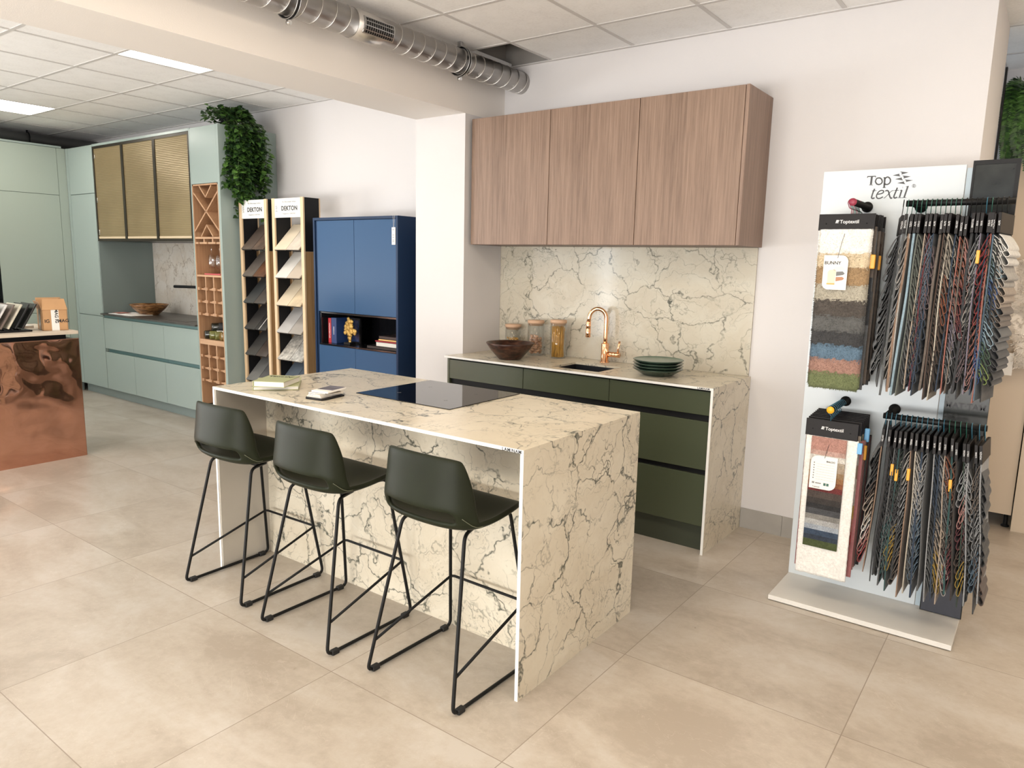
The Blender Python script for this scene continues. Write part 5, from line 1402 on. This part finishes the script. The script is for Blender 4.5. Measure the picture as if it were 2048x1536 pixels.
def loop_mesh(b, z, side, out, drop, y0, y1, th=.0018, wob=0.0):
    """one folded swatch: a drop-shaped loop seen from its edge, attached at x=0,z"""
    c = [(0, 0), (.30, -.16), (.62, -.42), (.95, -.74), (1.0, -.90), (.80, -1.0), (.58, -.93), (.42, -.72), (.25, -.46), (.06, -.22)]
    pts = []
    for i in range(len(c) - 1):
        p0, p1, p2, p3 = c[max(i - 1, 0)], c[i], c[i + 1], c[min(i + 2, len(c) - 1)]
        for k in range(2):
            t = k / 2
            pts.append(tuple(0.5 * ((2 * p1[q]) + (-p0[q] + p2[q]) * t + (2 * p0[q] - 5 * p1[q] + 4 * p2[q] - p3[q]) * t * t + (-p0[q] + 3 * p1[q] - 3 * p2[q] + p3[q]) * t ** 3) for q in (0, 1)))
    pts.append(c[-1])
    P2 = [Vector((side * (.002 + out * p[0]), z + drop * p[1])) for p in pts]
    A, B = [], []
    for i, p in enumerate(P2):
        d = (P2[min(i + 1, len(P2) - 1)] - P2[max(i - 1, 0)]).normalized(); n = Vector((-d.y, d.x)) * th / 2
        row = []
        for (q, y) in ((p + n, y0), (p + n, y1), (p - n, y1), (p - n, y0)): row.append(b.bm.verts.new((q.x, y + (wob if y == y0 else 0), q.y)))
        A.append(row)
    for i in range(len(A) - 1):
        for k in range(4):
            f = b.bm.faces.new((A[i][k], A[i][(k + 1) % 4], A[i + 1][(k + 1) % 4], A[i + 1][k])); f.smooth = False
    b.bm.faces.new(A[0]); b.bm.faces.new(A[-1][::-1])

def sheet(b, x, z0, z1, y0, y1, th, amp, ph, n=14, flare=0.0):
    rows = []
    for i in range(n + 1):
        t = i / n; z = z0 + (z1 - z0) * t
        dx = amp * math.sin(ph + t * 5.2) * min(1, t * 3) + flare * t * t
        row = []
        for (sx, y) in ((-1, y0), (1, y0), (1, y1), (-1, y1)):
            row.append(b.bm.verts.new((x + dx + sx * th / 2, y + .006 * math.sin(ph * 2 + t * 9), z)))
        rows.append(row)
    for i in range(n):
        for k in range(4):
            f = b.bm.faces.new((rows[i][k], rows[i][(k + 1) % 4], rows[i + 1][(k + 1) % 4], rows[i + 1][k])); f.smooth = False
    b.bm.faces.new(rows[0]); b.bm.faces.new(rows[-1][::-1])

r5 = random.Random(21)
def hanger(x, zr, hookc, back, cols, length, tilt, yaw, label, group, side=0, n=12, clip=None, thick=.004, sag=0.0, out=.016, word=True):
    """a set of swatches hanging edge-on from a rail; local origin on the rail axis"""
    t = thing('fabric_swatch_set', label, 'fabric samples', (0, 0, 0), group)
    R = .0155
    hk = [(0, R * math.cos(a), R * math.sin(a)) for a in [math.radians(d) for d in range(-40, 221, 20)]]
    hk = [(0, p[1], p[2]) for p in hk][::-1]
    # open hook over the rail, shank down to the header
    pts = [(0, .010, -.012)] + [(0, R * math.cos(a), R * math.sin(a)) for a in [math.radians(d) for d in (0, 30, 60, 90, 120, 150, 180, 205)]] + [(0, -.009, -.024), (0, -.003, -.034), (0, 0, -.052 - sag)]
    MB().tube(pts, .0016, 6).build('hook', HOOKC[hookc], t)
    h0, h1 = -.048 - sag, -.122 - sag
    hd = MB().box(-.0055, .0055, -.108, .100, h1, h0, .0008, 1).build('header_card', 'card_black', t)
    if word: text(r5.choice(['LIDO', 'NOVA', 'ALPE', 'RIVA', 'MONZA', 'OSLO', 'TERRA', 'VELVET', 'BRISTOL', 'LUNA']), .0085, 'white_ink', hd, (.003, -.1084, (h0 + h1) / 2 - .002), (0, 0, 1), (-1, 0, 0), name='spine_lettering')
    zt = h1 - .001; zb = -length
    bk = MB(); sheet(bk, 0, zt, zb, -.098, .090, thick, .003, r5.uniform(0, 6), flare=r5.uniform(-.004, .004))
    bk.build('backing_fabric', fm(back), t)
    if cols:
        step = (zt - .005 - (zb + .12)) / max(1, n - 1)
        for k in range(n):
            c = cols[min(len(cols) - 1, int(k * len(cols) / n))]
            s = side if side else (1 if k % 2 else -1)
            lb = MB(); loop_mesh(lb, zt - .004 - k * step, s, out * r5.uniform(.8, 1.25), (.074 if out < .03 else .048) + .02 * r5.random(), -.094 + r5.uniform(-.004, .004), .08)
            o = lb.build('swatch', fm(c), t)
    if clip:
        z = zt - r5.uniform(.05, .11)
        MB().box(-.006, .006, -.102, -.085, z - .05, z, .003, 2).build('tab', 'clip_' + clip, t)
    t.location = (x, -.745, zr); t.rotation_euler = (0, tilt, yaw)
    return t
G1, G2 = 'fabric swatch sets on the upper rail', 'fabric swatch sets on the lower rail'
U = [ # hook, backing, loop colours, side, label detail
 ('black', 'charcoal', ['charcoal', 'grey'], -1, 'charcoal looped set at the left end'),
 ('green', 'grey', None, 0, 'plain mid grey set near the left end'),
 ('green', 'tan', None, 0, 'plain tan set near the left end'),
 ('green', 'bone', ['bone', 'light_grey', 'bone'], -1, 'chunky off white looped set'),
 ('green', 'light_blue', None, 0, 'plain pale blue set'),
 ('green', 'grey_green', ['grey_green', 'grey'], 1, 'grey green looped set beside the pale blue one'),
 ('green', 'beige', ['mauve', 'taupe'], 1, 'beige set with mauve tweed loops'),
 ('green', 'wine', ['mauve', 'navy'], 1, 'dark red backed set'),
 ('green', 'navy', ['steel_blue', 'navy'], -1, 'navy and steel blue looped set'),
 ('green', 'taupe', None, 0, 'plain taupe set'),
 ('green', 'brown', ['taupe', 'brown'], 1, 'brown and taupe looped set'),
 ('green', 'cream', ['cream', 'rust', 'brown', 'dark_brown'], 1, 'cream edged set with rust loops'),
 ('green', 'navy', ['grey', 'charcoal'], 1, 'navy backed set with grey loops'),
 ('black', 'coral', ['rust', 'coral', 'lilac', 'light_grey'], 1, 'coral and rust looped set'),
 ('black', 'taupe', ['pink', 'wine', 'charcoal'], 1, 'taupe set with a rose pink roll'),
 ('black', 'charcoal', None, 0, 'plain charcoal set right of the rose pink roll'),
 ('black', 'charcoal', ['charcoal', 'black'], 1, 'charcoal looped set right of the middle'),
 ('blue', 'lilac', ['light_grey', 'bone', 'mauve'], -1, 'lilac backed set with pale grey loops and orange tab'),
 ('green', 'navy', ['dark_green', 'grey_green', 'steel_blue', 'blue'], 1, 'green and steel blue looped set'),
 ('black', 'coral', ['red', 'red', 'coral', 'pink'], -1, 'red to salmon looped set'),
 ('black', 'steel_blue', ['white', 'light_blue', 'blue', 'steel_blue', 'light_blue', 'green', 'lime'], 1, 'blue to lime green folded set'),
 ('black', 'black', ['white', 'bone', 'beige', 'taupe', 'grey', 'charcoal', 'black'], 1, 'off white to black folded set at the right end')]
for k, (hk, bk, cols, sd, lab) in enumerate(U):
    x = 2.618 + k * (2.972 - 2.618) / (len(U) - 1)
    tilt = math.radians(-2.2 + 4.2 * k / 21) * -1 + math.radians(1.5 if k < 3 else 0)
    last = k >= 20
    hanger(x, 1.778, hk, bk, cols, .755 + r5.uniform(-.02, .03), math.radians(2.4 - 3.2 * k / 21), (-.15 if last else r5.uniform(-.05, .05) + (.18 if k < 3 else 0)), lab + ' of the upper rail' if 'rail' not in lab else lab, G1, sd, 15 if not last else 20,
           'orange' if k == 17 else None, thick=.008 if cols is None else .004, sag=r5.choice([0, 0, .004]) + (.012 if k in (13, 14) else 0), out=.026 if not last else .034)
Lw = [
 ('blue', 'tan', ['black', 'charcoal', 'brown', 'beige', 'white', 'pink', 'red'], -1, 'black to white to red folded set at the left end'),
 ('blue', 'charcoal', ['charcoal'], 1, 'charcoal looped set, second from the left'),
 ('blue', 'charcoal', None, 0, 'plain charcoal set left of the orange tabs'),
 ('blue', 'grey', ['charcoal', 'grey'], 1, 'grey and charcoal looped set with orange tab'),
 ('blue', 'teal', ['charcoal', 'teal'], -1, 'teal backed set with orange tab'),
 ('blue', 'charcoal', ['dark_green', 'charcoal', 'mustard'], -1, 'dark set ending in mustard loops'),
 ('blue', 'tan', ['bone', 'light_grey', 'grey', 'taupe'], -1, 'beige set with pale beaded loops and orange tab'),
 ('blue', 'cream', ['bone', 'light_grey', 'grey'], 1, 'cream set with pale grey loops'),
 ('blue', 'navy', None, 0, 'plain navy set in the middle'),
 ('blue', 'grey', ['light_grey', 'steel_blue'], -1, 'grey set with silvery loops'),
 ('blue', 'light_grey', ['navy', 'charcoal', 'grey'], 1, 'pale grey edged set with navy loops'),
 ('blue', 'navy', ['light_grey', 'grey', 'beige', 'mustard'], 1, 'navy set with grey to yellow loops'),
 ('green', 'beige', ['rust', 'grey', 'taupe', 'bone'], 1, 'beige set with rust top loop'),
 ('green', 'teal', None, 0, 'plain teal set with orange tab'),
 ('green', 'dark_brown', ['brown', 'dark_brown', 'wine'], -1, 'dark brown and wine looped set'),
 ('green', 'dark_green', ['light_grey', 'grey', 'charcoal'], 1, 'dark green backed set with grey loops'),
 ('blue', 'light_grey', ['light_grey', 'pink', 'wine', 'brown', 'mustard'], -1, 'pale set with wine to mustard loops'),
 ('blue', 'charcoal', ['charcoal', 'black', 'brown'], 1, 'charcoal looped set near the right end'),
 ('blue', 'light_grey', ['taupe', 'light_grey', 'steel_blue'], -1, 'pale grey set at the right end')]
for k, (hk, bk, cols, sd, lab) in enumerate(Lw):
    x = 2.640 + k * (2.988 - 2.640) / (len(Lw) - 1)
    if k >= 17: x += .006
    hanger(x, .903, hk, bk, cols, .715 + r5.uniform(-.05, .03), math.radians(1.8 - 7.0 * k / 18), r5.uniform(-.04, .04) + (.15 if k < 2 else (-.05 if k > 16 else 0)), lab + ' of the lower rail', G2, sd, 16,
           'orange' if k in (3, 4, 6, 13) else None, thick=.006 if cols is None else .004, sag=-.012 + (.014 if k > 13 else 0), out=.028)

# ---- front facing sets on the two prongs
def fur(b, x0, x1, z0, z1, y, th, seed, tuft=.009, count=900):
    """soft slab with rounded lower corners and short pile tufts"""
    rr = random.Random(seed); nx, nz = 18, 8
    def f(i, j):
        u = i / nx; v = j / nz
        x = x0 + (x1 - x0) * u; z = z0 + (z1 - z0) * v
        e = min(u, 1 - u, v * (z1 - z0) / (x1 - x0) * 1.0)
        rnd_ = min(1, e / .07)
        if v < .25:
            x = x + (.010 * (1 - v / .25) ** 2) * (1 if u < .5 else -1) * abs(u - .5) * 2
        nzv = mnoise.noise(Vector((x * 60, z * 60, seed)))
        return Vector((x + .0015 * nzv, y - th * math.sqrt(max(0, 1 - (1 - rnd_) ** 2)) - .0022 * nzv, z + .0018 * mnoise.noise(Vector((x * 90, seed, 2)))))
    G = [[b.bm.verts.new(f(i, j)) for j in range(nz + 1)] for i in range(nx + 1)]
    for i in range(nx):
        for j in range(nz):
            q = b.bm.faces.new((G[i][j], G[i + 1][j], G[i + 1][j + 1], G[i][j + 1])); q.smooth = True
    for k in range(count):
        edge = rr.random() < .35
        u, v = rr.random(), rr.random()
        if edge:
            s_ = rr.random()
            if s_ < .5: v = 0.02
            elif s_ < .75: u = .02
            else: u = .98
        p = f(u * nx, v * nz)
        d = Vector((rr.uniform(-.6, .6) + (u - .5) * .9, rr.uniform(-1, -.3), rr.uniform(-1.0, .1))).normalized() * tuft * rr.uniform(.6, 1.2)
        w = Vector((rr.uniform(-1, 1), 0, rr.uniform(-1, 1))).normalized() * .0013
        vs = [b.bm.verts.new(p - w), b.bm.verts.new(p + w), b.bm.verts.new(p + d)]
        q = b.bm.faces.new(vs); q.smooth = False
def rounded_tag(x0, x1, z0, z1, r, corners, th=.001, y=0):
    pts = []
    for (cx, cz, a0, cr) in ((x1, z1, 0, 'TR'), (x0, z1, 90, 'TL'), (x0, z0, 180, 'BL'), (x1, z0, 270, 'BR')):
        if cr in corners:
            ox = cx - r if cx == x1 else cx + r; oz = cz - r if cz == z1 else cz + r
            for k in range(9):
                a = math.radians(a0 + 90 * k / 8); pts.append((ox + r * math.cos(a), oz + r * math.sin(a)))
        else: pts.append((cx, cz))
    b = MB(); b.prism(pts, 'Y', y - th, y); return b
def topt(parent, x, y, z, size):
    text('Toptextil', size, 'white_ink', parent, (x, y, z), name='header_lettering', bold=.0002)
    b = MB(); s = size * .42
    for k in range(3):
        zz = z + s * (.15 + .55 * k); xx = x - size * 2.75 + k * s * .15
        b.quad((xx, y, zz), (xx + s * 1.6, y, zz), (xx + s * 1.25, y, zz + s * .38), (xx + s * .2, y, zz + s * .42))
    b.build('header_emblem', 'white_ink', parent, fixn=False)
def front_set(label, group, x0, x1, zr, xh, y, z0, z1, hookc, detail):
    t = thing('fabric_swatch_set', label, 'fabric samples', (xh, y, zr), group)
    pts = [(xh + .0165 * math.cos(a), y, zr + .0165 * math.sin(a)) for a in [math.radians(d) for d in range(-10, 200, 15)]] + [(xh - .010, y, zr - .020), (xh, y, zr - .028), (xh, y, z1 - .004)]
    MB().tube(pts, .0017, 6).build('hook', HOOKC[hookc], t)
    hd = MB().box(x0, x1, y - .0045, y + .0045, z0, z1, .0008, 1).build('header_card', 'card_black', t)
    if detail:
        topt(hd, (x0 + x1) / 2 + .012, y - .0050, (z0 + z1) / 2 - .005, .020)
        for s_ in (-1, 1): MB().lathe([(0, y - .0052), (.003, y - .0052), (.003, y - .0045), (0, y - .0045)], ((x0 + x1) / 2 + s_ * (x1 - x0) * .36, 0, (z0 + z1) / 2 - .006), 10, 'Y').build('rivet', 'black', hd)
    return t
GA, GB = 'swatch sets on the upper prong', 'swatch sets on the lower prong'
# upper: long-pile set in front
X0, X1, Z0, Z1 = 2.313, 2.531, 1.671, 1.738
yf = -.806
t = front_set('long-pile swatch set, white to moss green, in front on the upper prong', GA, X0, X1, 1.783, 2.437, yf, Z0, Z1, 'maroon', True)
furs = [('white', (0.80, 0.78, 0.73), 1.562), ('cream', (0.62, 0.51, 0.35), 1.505), ('tan', (0.33, 0.215, 0.11), 1.432), ('greige', (0.40, 0.365, 0.29), 1.368), ('dark brown', (0.10, 0.083, 0.070), 1.302),
        ('mid grey', (0.14, 0.14, 0.135), 1.235), ('charcoal', (0.055, 0.055, 0.057), 1.178), ('blue', (0.14, 0.23, 0.32), 1.118), ('pink', (0.46, 0.26, 0.20), 1.060), ('moss green', (0.20, 0.235, 0.10), 1.000)]
prev = Z0
for k, (nm, c, zb) in enumerate(furs):
    m_ = fabric('pile_' + nm.replace(' ', '_'), tuple(v * (.95 if k < 4 else .68) for v in c), .12, 160, .8, .95)
    b = MB(); fur(b, 2.318 + .0006 * k, 2.528 + .0004 * k, zb, (prev + .018) if k else Z0 + .004, yf - .004 + k * .0006 + .006, .012, k + 1)
    o = b.build('swatch', m_, t, fixn=False, noweld=True); o['label'] = nm + ' long-pile swatch'
    prev = zb
MB().box(2.322, 2.520, yf + .004, yf + .010, 1.02, Z0).build('backing_fabric', fm('taupe'), t)
tg = rounded_tag(2.352, 2.448, 1.425, 1.568, .026, ('TR', 'BL'), .0012, yf - .021)
tg = tg.build('product_card', 'paper', t)
y = yf - .0227
text('BUNNY', .019, 'ink', tg, (2.388, y, 1.530), name='card_lettering', bold=.0003)
b = MB(); b.prism([(2.372, 1.452), (2.402, 1.452), (2.404, 1.503), (2.397, 1.508), (2.378, 1.507), (2.371, 1.498)], 'Y', y, y + .0003); b.build('card_picture', P('printed_cream', (0.72, 0.60, 0.46), .6), tg)
b = MB(); b.prism([(2.405, 1.482), (2.432, 1.487), (2.439, 1.493), (2.430, 1.502), (2.405, 1.500)], 'Y', y, y + .0003); b.build('card_picture', P('printed_grey', (0.16, 0.16, 0.16), .6), tg)
b = MB(); b.prism([(2.405, 1.460), (2.432, 1.466), (2.438, 1.473), (2.430, 1.479), (2.405, 1.478)], 'Y', y, y + .0003); b.build('card_picture', P('printed_brown', (0.42, 0.20, 0.11), .6), tg)
b = MB(); b.prism([(2.390, 1.508), (2.405, 1.503), (2.440, 1.508), (2.425, 1.522), (2.402, 1.520)], 'Y', y, y + .0003); b.build('card_picture', P('printed_blush', (0.70, 0.64, 0.60), .6), tg)
b = MB(); b.box(2.370, 2.402, y, y + .0003, 1.446, 1.452); b.build('card_picture', P('printed_gold', (0.66, 0.35, 0.08), .5), tg)
MB().tube([(2.424, yf - .006, Z0), (2.415, yf - .018, 1.62), (2.406, yf - .0235, 1.556)], .0009, 5).build('card_thread', 'ink', t)
MB().box(2.526, 2.546, yf - .004, yf + .010, 1.515, 1.573, .004, 2).build('tab', 'clip_orange', t)
greys = ['grey', 'taupe', 'charcoal', 'grey', 'taupe', 'brown', 'grey', 'charcoal', 'charcoal']
oc = ['just behind the long-pile set', 'second set behind the long-pile set', 'third set behind the long-pile set', 'fourth set behind the long-pile set', 'fifth set behind the long-pile set', 'sixth set behind the long-pile set', 'seventh set behind the long-pile set', 'set closest to the panel']
for k in range(8):
    y = yf + .028 + k * .0245
    t = front_set('grey brown swatch set on the upper prong, ' + oc[k], GA, X0 + .003, X1 + .004 + r5.uniform(-.004, .004), 1.783, 2.437, y, Z0 - r5.uniform(0, .006), Z1 - r5.uniform(0, .008), ['maroon', 'green', 'green', 'maroon', 'black', 'black', 'green', 'black'][k], False)
    b = MB(); b.box(X0 + .012, X1 + .010 + r5.uniform(-.006, .006), y - .003, y + .003, 1.02 + r5.uniform(-.02, .02), Z0 - .002, .0008, 1); b.build('backing_fabric', fm(greys[k]), t)
    for q in range(9):
        zb = Z0 - .06 - q * .066
        MB().box(X0 + .016, X1 + .006 + r5.uniform(-.004, .004), y - .0065 + q * .0003, y - .0035 + q * .0003, zb, zb + .075, .0006, 1).build('swatch', fm(greys[(k + 1 + q // 3) % 9]), t)
    if k in (2,): MB().box(X1 + .006, X1 + .022, y - .004, y + .008, 1.51, 1.57, .004, 2).build('tab', 'clip_orange', t)
# lower prong: boucle set
X0, X1, Z0, Z1 = 2.337, 2.550, .788, .862
yf = -.812
t = front_set('white boucle swatch set with coloured patches, in front on the lower prong', GB, X0, X1, .913, 2.436, yf, Z0, Z1, 'blue', True)
def boucle():
    m = fabric('white_boucle', (0.74, 0.72, 0.68), .10, 120, 1.0, .95); return m
b = MB(); nx, nz = 26, 60
def bp(i, j, s):
    x = 2.343 + (2.556 - 2.343) * i / nx; z = .150 + (Z0 + .002 - .150) * j / nz
    if i in (0, nx): x += .002 * mnoise.noise(Vector((i, z * 60, 0)))
    if j == 0: z += .004 * mnoise.noise(Vector((x * 40, 3, 0)))
    return Vector((x, yf + s * .004 + (.0015 * mnoise.noise(Vector((x * 110, z * 110, 5))) if s < 0 else 0) + .01 * (1 - j / nz) ** 2, z))
for s in (-1, 1):
    G = [[b.bm.verts.new(bp(i, j, s)) for j in range(nz + 1)] for i in range(nx + 1)]
    for i in range(nx):
        for j in range(nz): q = b.bm.faces.new((G[i][j], G[i + 1][j], G[i + 1][j + 1], G[i][j + 1])); q.smooth = True
    if s < 0: G0 = G
for i in range(nx): b.bm.faces.new((G0[i][0], G0[i + 1][0], G[i + 1][0], G[i][0]))
for j in range(nz):
    b.bm.faces.new((G0[0][j], G0[0][j + 1], G[0][j + 1], G[0][j])); b.bm.faces.new((G0[nx][j], G0[nx][j + 1], G[nx][j + 1], G[nx][j]))
b.build('backing_fabric', boucle(), t)
chart = [('salmon', (0.50, 0.26, 0.21), .728), ('rose', (0.56, 0.36, 0.30), .707), ('white', (0.70, 0.66, 0.60), .682), ('sand', (0.44, 0.36, 0.27), .660), ('beige', (0.46, 0.36, 0.26), .636), ('camel', (0.36, 0.23, 0.12), .612),
         ('amber', (0.33, 0.16, 0.06), .590), ('rust', (0.27, 0.09, 0.03), .567), ('wine', (0.16, 0.02, 0.02), .543), ('brown', (0.07, 0.05, 0.042), .512), ('dark_brown', (0.035, 0.028, 0.025), .486), ('black', (0.014, 0.014, 0.016), .463),
         ('charcoal', (0.06, 0.062, 0.068), .436), ('grey', (0.24, 0.23, 0.21), .412), ('light_grey', (0.42, 0.42, 0.41), .388), ('ice_grey', (0.36, 0.40, 0.45), .365), ('denim', (0.03, 0.055, 0.10), .340), ('navy', (0.016, 0.028, 0.05), .318), ('olive', (0.055, 0.075, 0.016), .285)]
prev = Z0
for k, (nm, c, zb) in enumerate(chart):
    o = MB().box(2.368, 2.512, yf - .0125 + k * .0003, yf - .0075 + k * .0003, zb, prev + (.012 if k else .0), .001, 1).build('swatch', fabric('chart_' + nm, tuple(v * .75 for v in c), .25, 220, .9), t)
    prev = zb
tg = rounded_tag(2.3745, 2.4835, .556, .705, .030, ('TL', 'BR'), .0012, yf - .0155).build('product_card', 'paper', t)
y = yf - .0172
text('BALOO', .0105, 'ink', tg, (2.474, y, .680), align='RIGHT', name='card_lettering', bold=.0002)
for k in range(7):
    z = .672 - k * .0115
    MB().box(2.398, 2.474, y, y + .0003, z - .004, z - .0034).build('card_rule', 'grey_ink', tg)
    MB().lathe([(0, y), (.0028, y), (.0028, y + .0003), (0, y + .0003)], (2.389, 0, z), 10, 'Y').build('card_symbol', 'grey_ink', tg)
for (a, c_) in (((2.386, 2.396, .578, .586), 0), ((2.400, 2.424, .579, .584), 0), ((2.434, 2.444, .574, .586), 1), ((2.446, 2.456, .574, .586), 1)):
    MB().box(a[0], a[1], y, y + .0003, a[2], a[3]).build('card_stamp', 'grey_ink' if not c_ else HOOKC['green'], tg)
text('Toptextil', .008, 'ink', tg, (2.404, y, .562), name='card_lettering')
MB().tube([(2.447, yf - .006, Z0), (2.438, yf - .016, .74), (2.430, yf - .0178, .697)], .0009, 5).build('card_thread', 'ink', t)
MB().box(2.552, 2.572, yf - .006, yf + .006, .735, .783, .002, 1).build('tab', 'clip_blue', t)
cl = ['wine', 'pink', 'green', 'grey', 'taupe', 'wine', 'charcoal']
dd = ['just behind the boucle set', 'second behind the boucle set', 'third behind the boucle set', 'fourth behind the boucle set', 'fifth behind the boucle set', 'sixth behind the boucle set', 'closest to the panel']
rose = fabric('fabric_old_rose', (0.26, 0.095, 0.095))
for k in range(7):
    y = yf + .030 + k * .026
    t = front_set('swatch set on the lower prong, ' + dd[k], GB, X0 + .001, X1 + .006, .913, 2.436, y, Z0 + .004 + k * .001, Z1 + .004 + k * .002, 'blue', False)
    mt = rose if k in (0, 2) else fm(cl[k])
    MB().box(X0 - .004 + k * .001, X1 + .022, y - .003, y + .003, .19 + r5.uniform(-.02, .03), Z0 - .001, .0008, 1).build('backing_fabric', mt, t)
    for q in range(8):
        zb = Z0 - .05 - q * .06
        MB().box(X0 - .002, X1 + .008, y - .0065 + q * .0003, y - .0035 + q * .0003, zb, zb + .07, .0006, 1).build('swatch', fm([['beige', 'bone', 'tan', 'cream', 'bone', 'mustard', 'coral', 'red'], ['green', 'grey_green', 'green', 'green', 'light_grey', 'light_grey', 'grey', 'grey']][k % 2][q]), t)
    if k == 1: MB().box(X1 + .010, X1 + .030, y - .006, y + .006, .70, .765, .003, 1).build('tab', 'clip_orange', t)
    if k == 2: MB().box(X1 + .010, X1 + .030, y - .006, y + .006, .775, .835, .003, 1).build('tab', 'clip_blue', t)

# ------------------------------------------------------------------ alcove right of the wall: cupboard, fern, cloth
M['beige_lacq'] = P('beige_lacquer', (0.62, 0.52, 0.40), 0.45)
t = thing('beige_cupboard', 'beige cupboard on black feet in the alcove behind the textile stand', 'cupboard', (2.95, 1.3, 0))
MB().box(2.802, 3.094, 1.02, 1.55, .09, 2.13).build('carcass', 'beige_lacq', t)
MB().box(2.845, 3.094, 1.0, 1.018, .088, 2.12, .001, 1).build('door', 'beige_lacq', t)
MB().box(2.802, 2.843, 1.0, 1.018, .088, 2.12, .001, 1).build('filler_strip', 'beige_lacq', t)
for x in (2.83, 3.07):
    for y in (1.06, 1.5): MB().lathe([(0, 0), (.022, 0), (.022, .008), (.012, .012), (.012, .08), (.02, .089), (0, .089)], (x, y, 0), 16).build('foot', 'black', t)
tag(MB().box(3.10, 4.6, .975, 1.60, 0.0, 2.13, .001, 1).build('beige_side_cupboard', 'beige_lacq'), 'wide beige cupboard standing on the floor at the right edge of the picture', 'cupboard')
tag(MB().box(2.802, 4.6, 1.05, 1.60, 2.131, 2.46, .001, 1).build('top_cupboard', 'white_lacquer'), 'white cupboard unit above the beige cupboards in the alcove, under the fern', 'cupboard')
tag(MB().box(2.800, 2.806, .785, .999, 0, 2.13).build('beige_infill', 'beige_lacq'), 'beige infill board between the black strip and the beige cupboard', 'panel')
tag(MB().box(2.800, 2.810, .752, .784, 0, 2.60).build('dark_gap_strip', 'black'), 'narrow black vertical strip between the wall end and the beige cupboard', 'strip')  # black strip stands in for the shade inside the gap
# fern
t = thing('hanging_fern', 'lush green fern hanging from the top of the alcove cupboards at the right edge', 'plant', (2.98, 1.02, 2.461))
MB().lathe([(0, 2.461), (.07, 2.461), (.09, 2.55), (0, 2.55)], (3.02, 1.20, 0), 20).build('pot', 'black', t)
r_ = random.Random(4); fb_ = MB(); sb_ = MB()
def frond(p0, d0, L_, droop):
    n = 20; p = Vector(p0); d = Vector(d0).normalized(); pts = [p.copy()]
    for i in range(n):
        d = (d + Vector((0, 0, -droop))).normalized(); p = p + d * L_ / n; 
        if p.y > .92 and p.z < 2.46: p.y = .92
        if p.x < 2.83: p.x = 2.83
        if p.y < .84: p.y = .84
        pts.append(p.copy())
        t_ = i / n; w = .046 * math.sin(math.pi * min(1, t_ * .85 + .12)) + .004
        sd = d.cross(Vector((0, -1, .3))).normalized()
        if sd.length < .1: sd = Vector((1, 0, 0))
        for s in (-1, 1):
            for h in range(2):
                q = p + d * (L_ / n) * (h * .5)
                tip = q + (sd * s + d * .45 + Vector((0, r_.uniform(-.5, .1), -.15))).normalized() * w
                e = d * .0075
                a = fb_.bm.verts.new(q - e); c = fb_.bm.verts.new(q + e); m1 = fb_.bm.verts.new((q + tip) / 2 + e * .9); tp = fb_.bm.verts.new(tip); m0 = fb_.bm.verts.new((q + tip) / 2 - e * 1.0)
                f = fb_.bm.faces.new((a, m0, tp, m1, c)); f.material_index = 0 if r_.random() < .7 else 1
    sb_.tube(pts[::3], .0016, 4)
for k in range(120):
    x = 2.815 + r_.random() ** 1.3 * .60
    ang = r_.uniform(-.9, .9)
    L_ = r_.choice([.28, .36, .44, .52])
    frond((x, r_.uniform(.96, 1.10), 2.50 + r_.uniform(0, .07)), (math.sin(ang) * .6, -1, r_.uniform(.1, .9)), L_, r_.uniform(.16, .30))
fb_.build('foliage', ['fern', 'ivy_dark'], t, fixn=False, noweld=True); sb_.build('stems', 'stem', t)
# white cloth with tag
t = thing('white_fur_throw', 'white fluffy throw hanging in front of the beige cupboard at the right edge', 'throw', (3.02, .96, .9))
b = MB(); nx, nz = 22, 34
def fp(i, j):
    u, v = i / nx, j / nz
    x = 2.90 + .42 * u + .02 * math.sin(v * 9) + (1 - u) * .10 * (1 - v) * (1 if v < .5 else .2); z = .96 + .60 * v + .03 * math.sin(u * 7)
    return Vector((x, .945 - .030 * abs(math.sin(u * 9 + v * 2)) - .018 * mnoise.noise(Vector((x * 22, z * 22, 1))), z))
G = [[b.bm.verts.new(fp(i, j)) for j in range(nz + 1)] for i in range(nx + 1)]
for i in range(nx):
    for j in range(nz): q = b.bm.faces.new((G[i][j], G[i + 1][j], G[i + 1][j + 1], G[i][j + 1])); q.smooth = True
for k in range(3500):
    p = fp(r_.random() * nx, r_.random() * nz)
    d = Vector((r_.uniform(-1, 1), r_.uniform(-1, -.1), r_.uniform(-1, .4))).normalized() * .022
    w = Vector((r_.uniform(-1, 1), 0, r_.uniform(-1, 1))).normalized() * .0022
    b.bm.faces.new([b.bm.verts.new(p - w), b.bm.verts.new(p + w), b.bm.verts.new(p + d)])
b.build('cloth', P('ivory_fur', (0.84, 0.78, 0.70), .9), t, [('SOL', .004, 0)], fixn=False, noweld=True)
MB().box(2.955, 3.005, .930, .932, .93, 1.06).build('paper_tag', 'paper', t)
MB().tube([(3.0, .955, 1.57), (3.0, .998, 1.60)], .004, 6).tube([(3.2, .93, 1.55), (3.2, .972, 1.60)], .004, 6).build('peg', 'black', t)
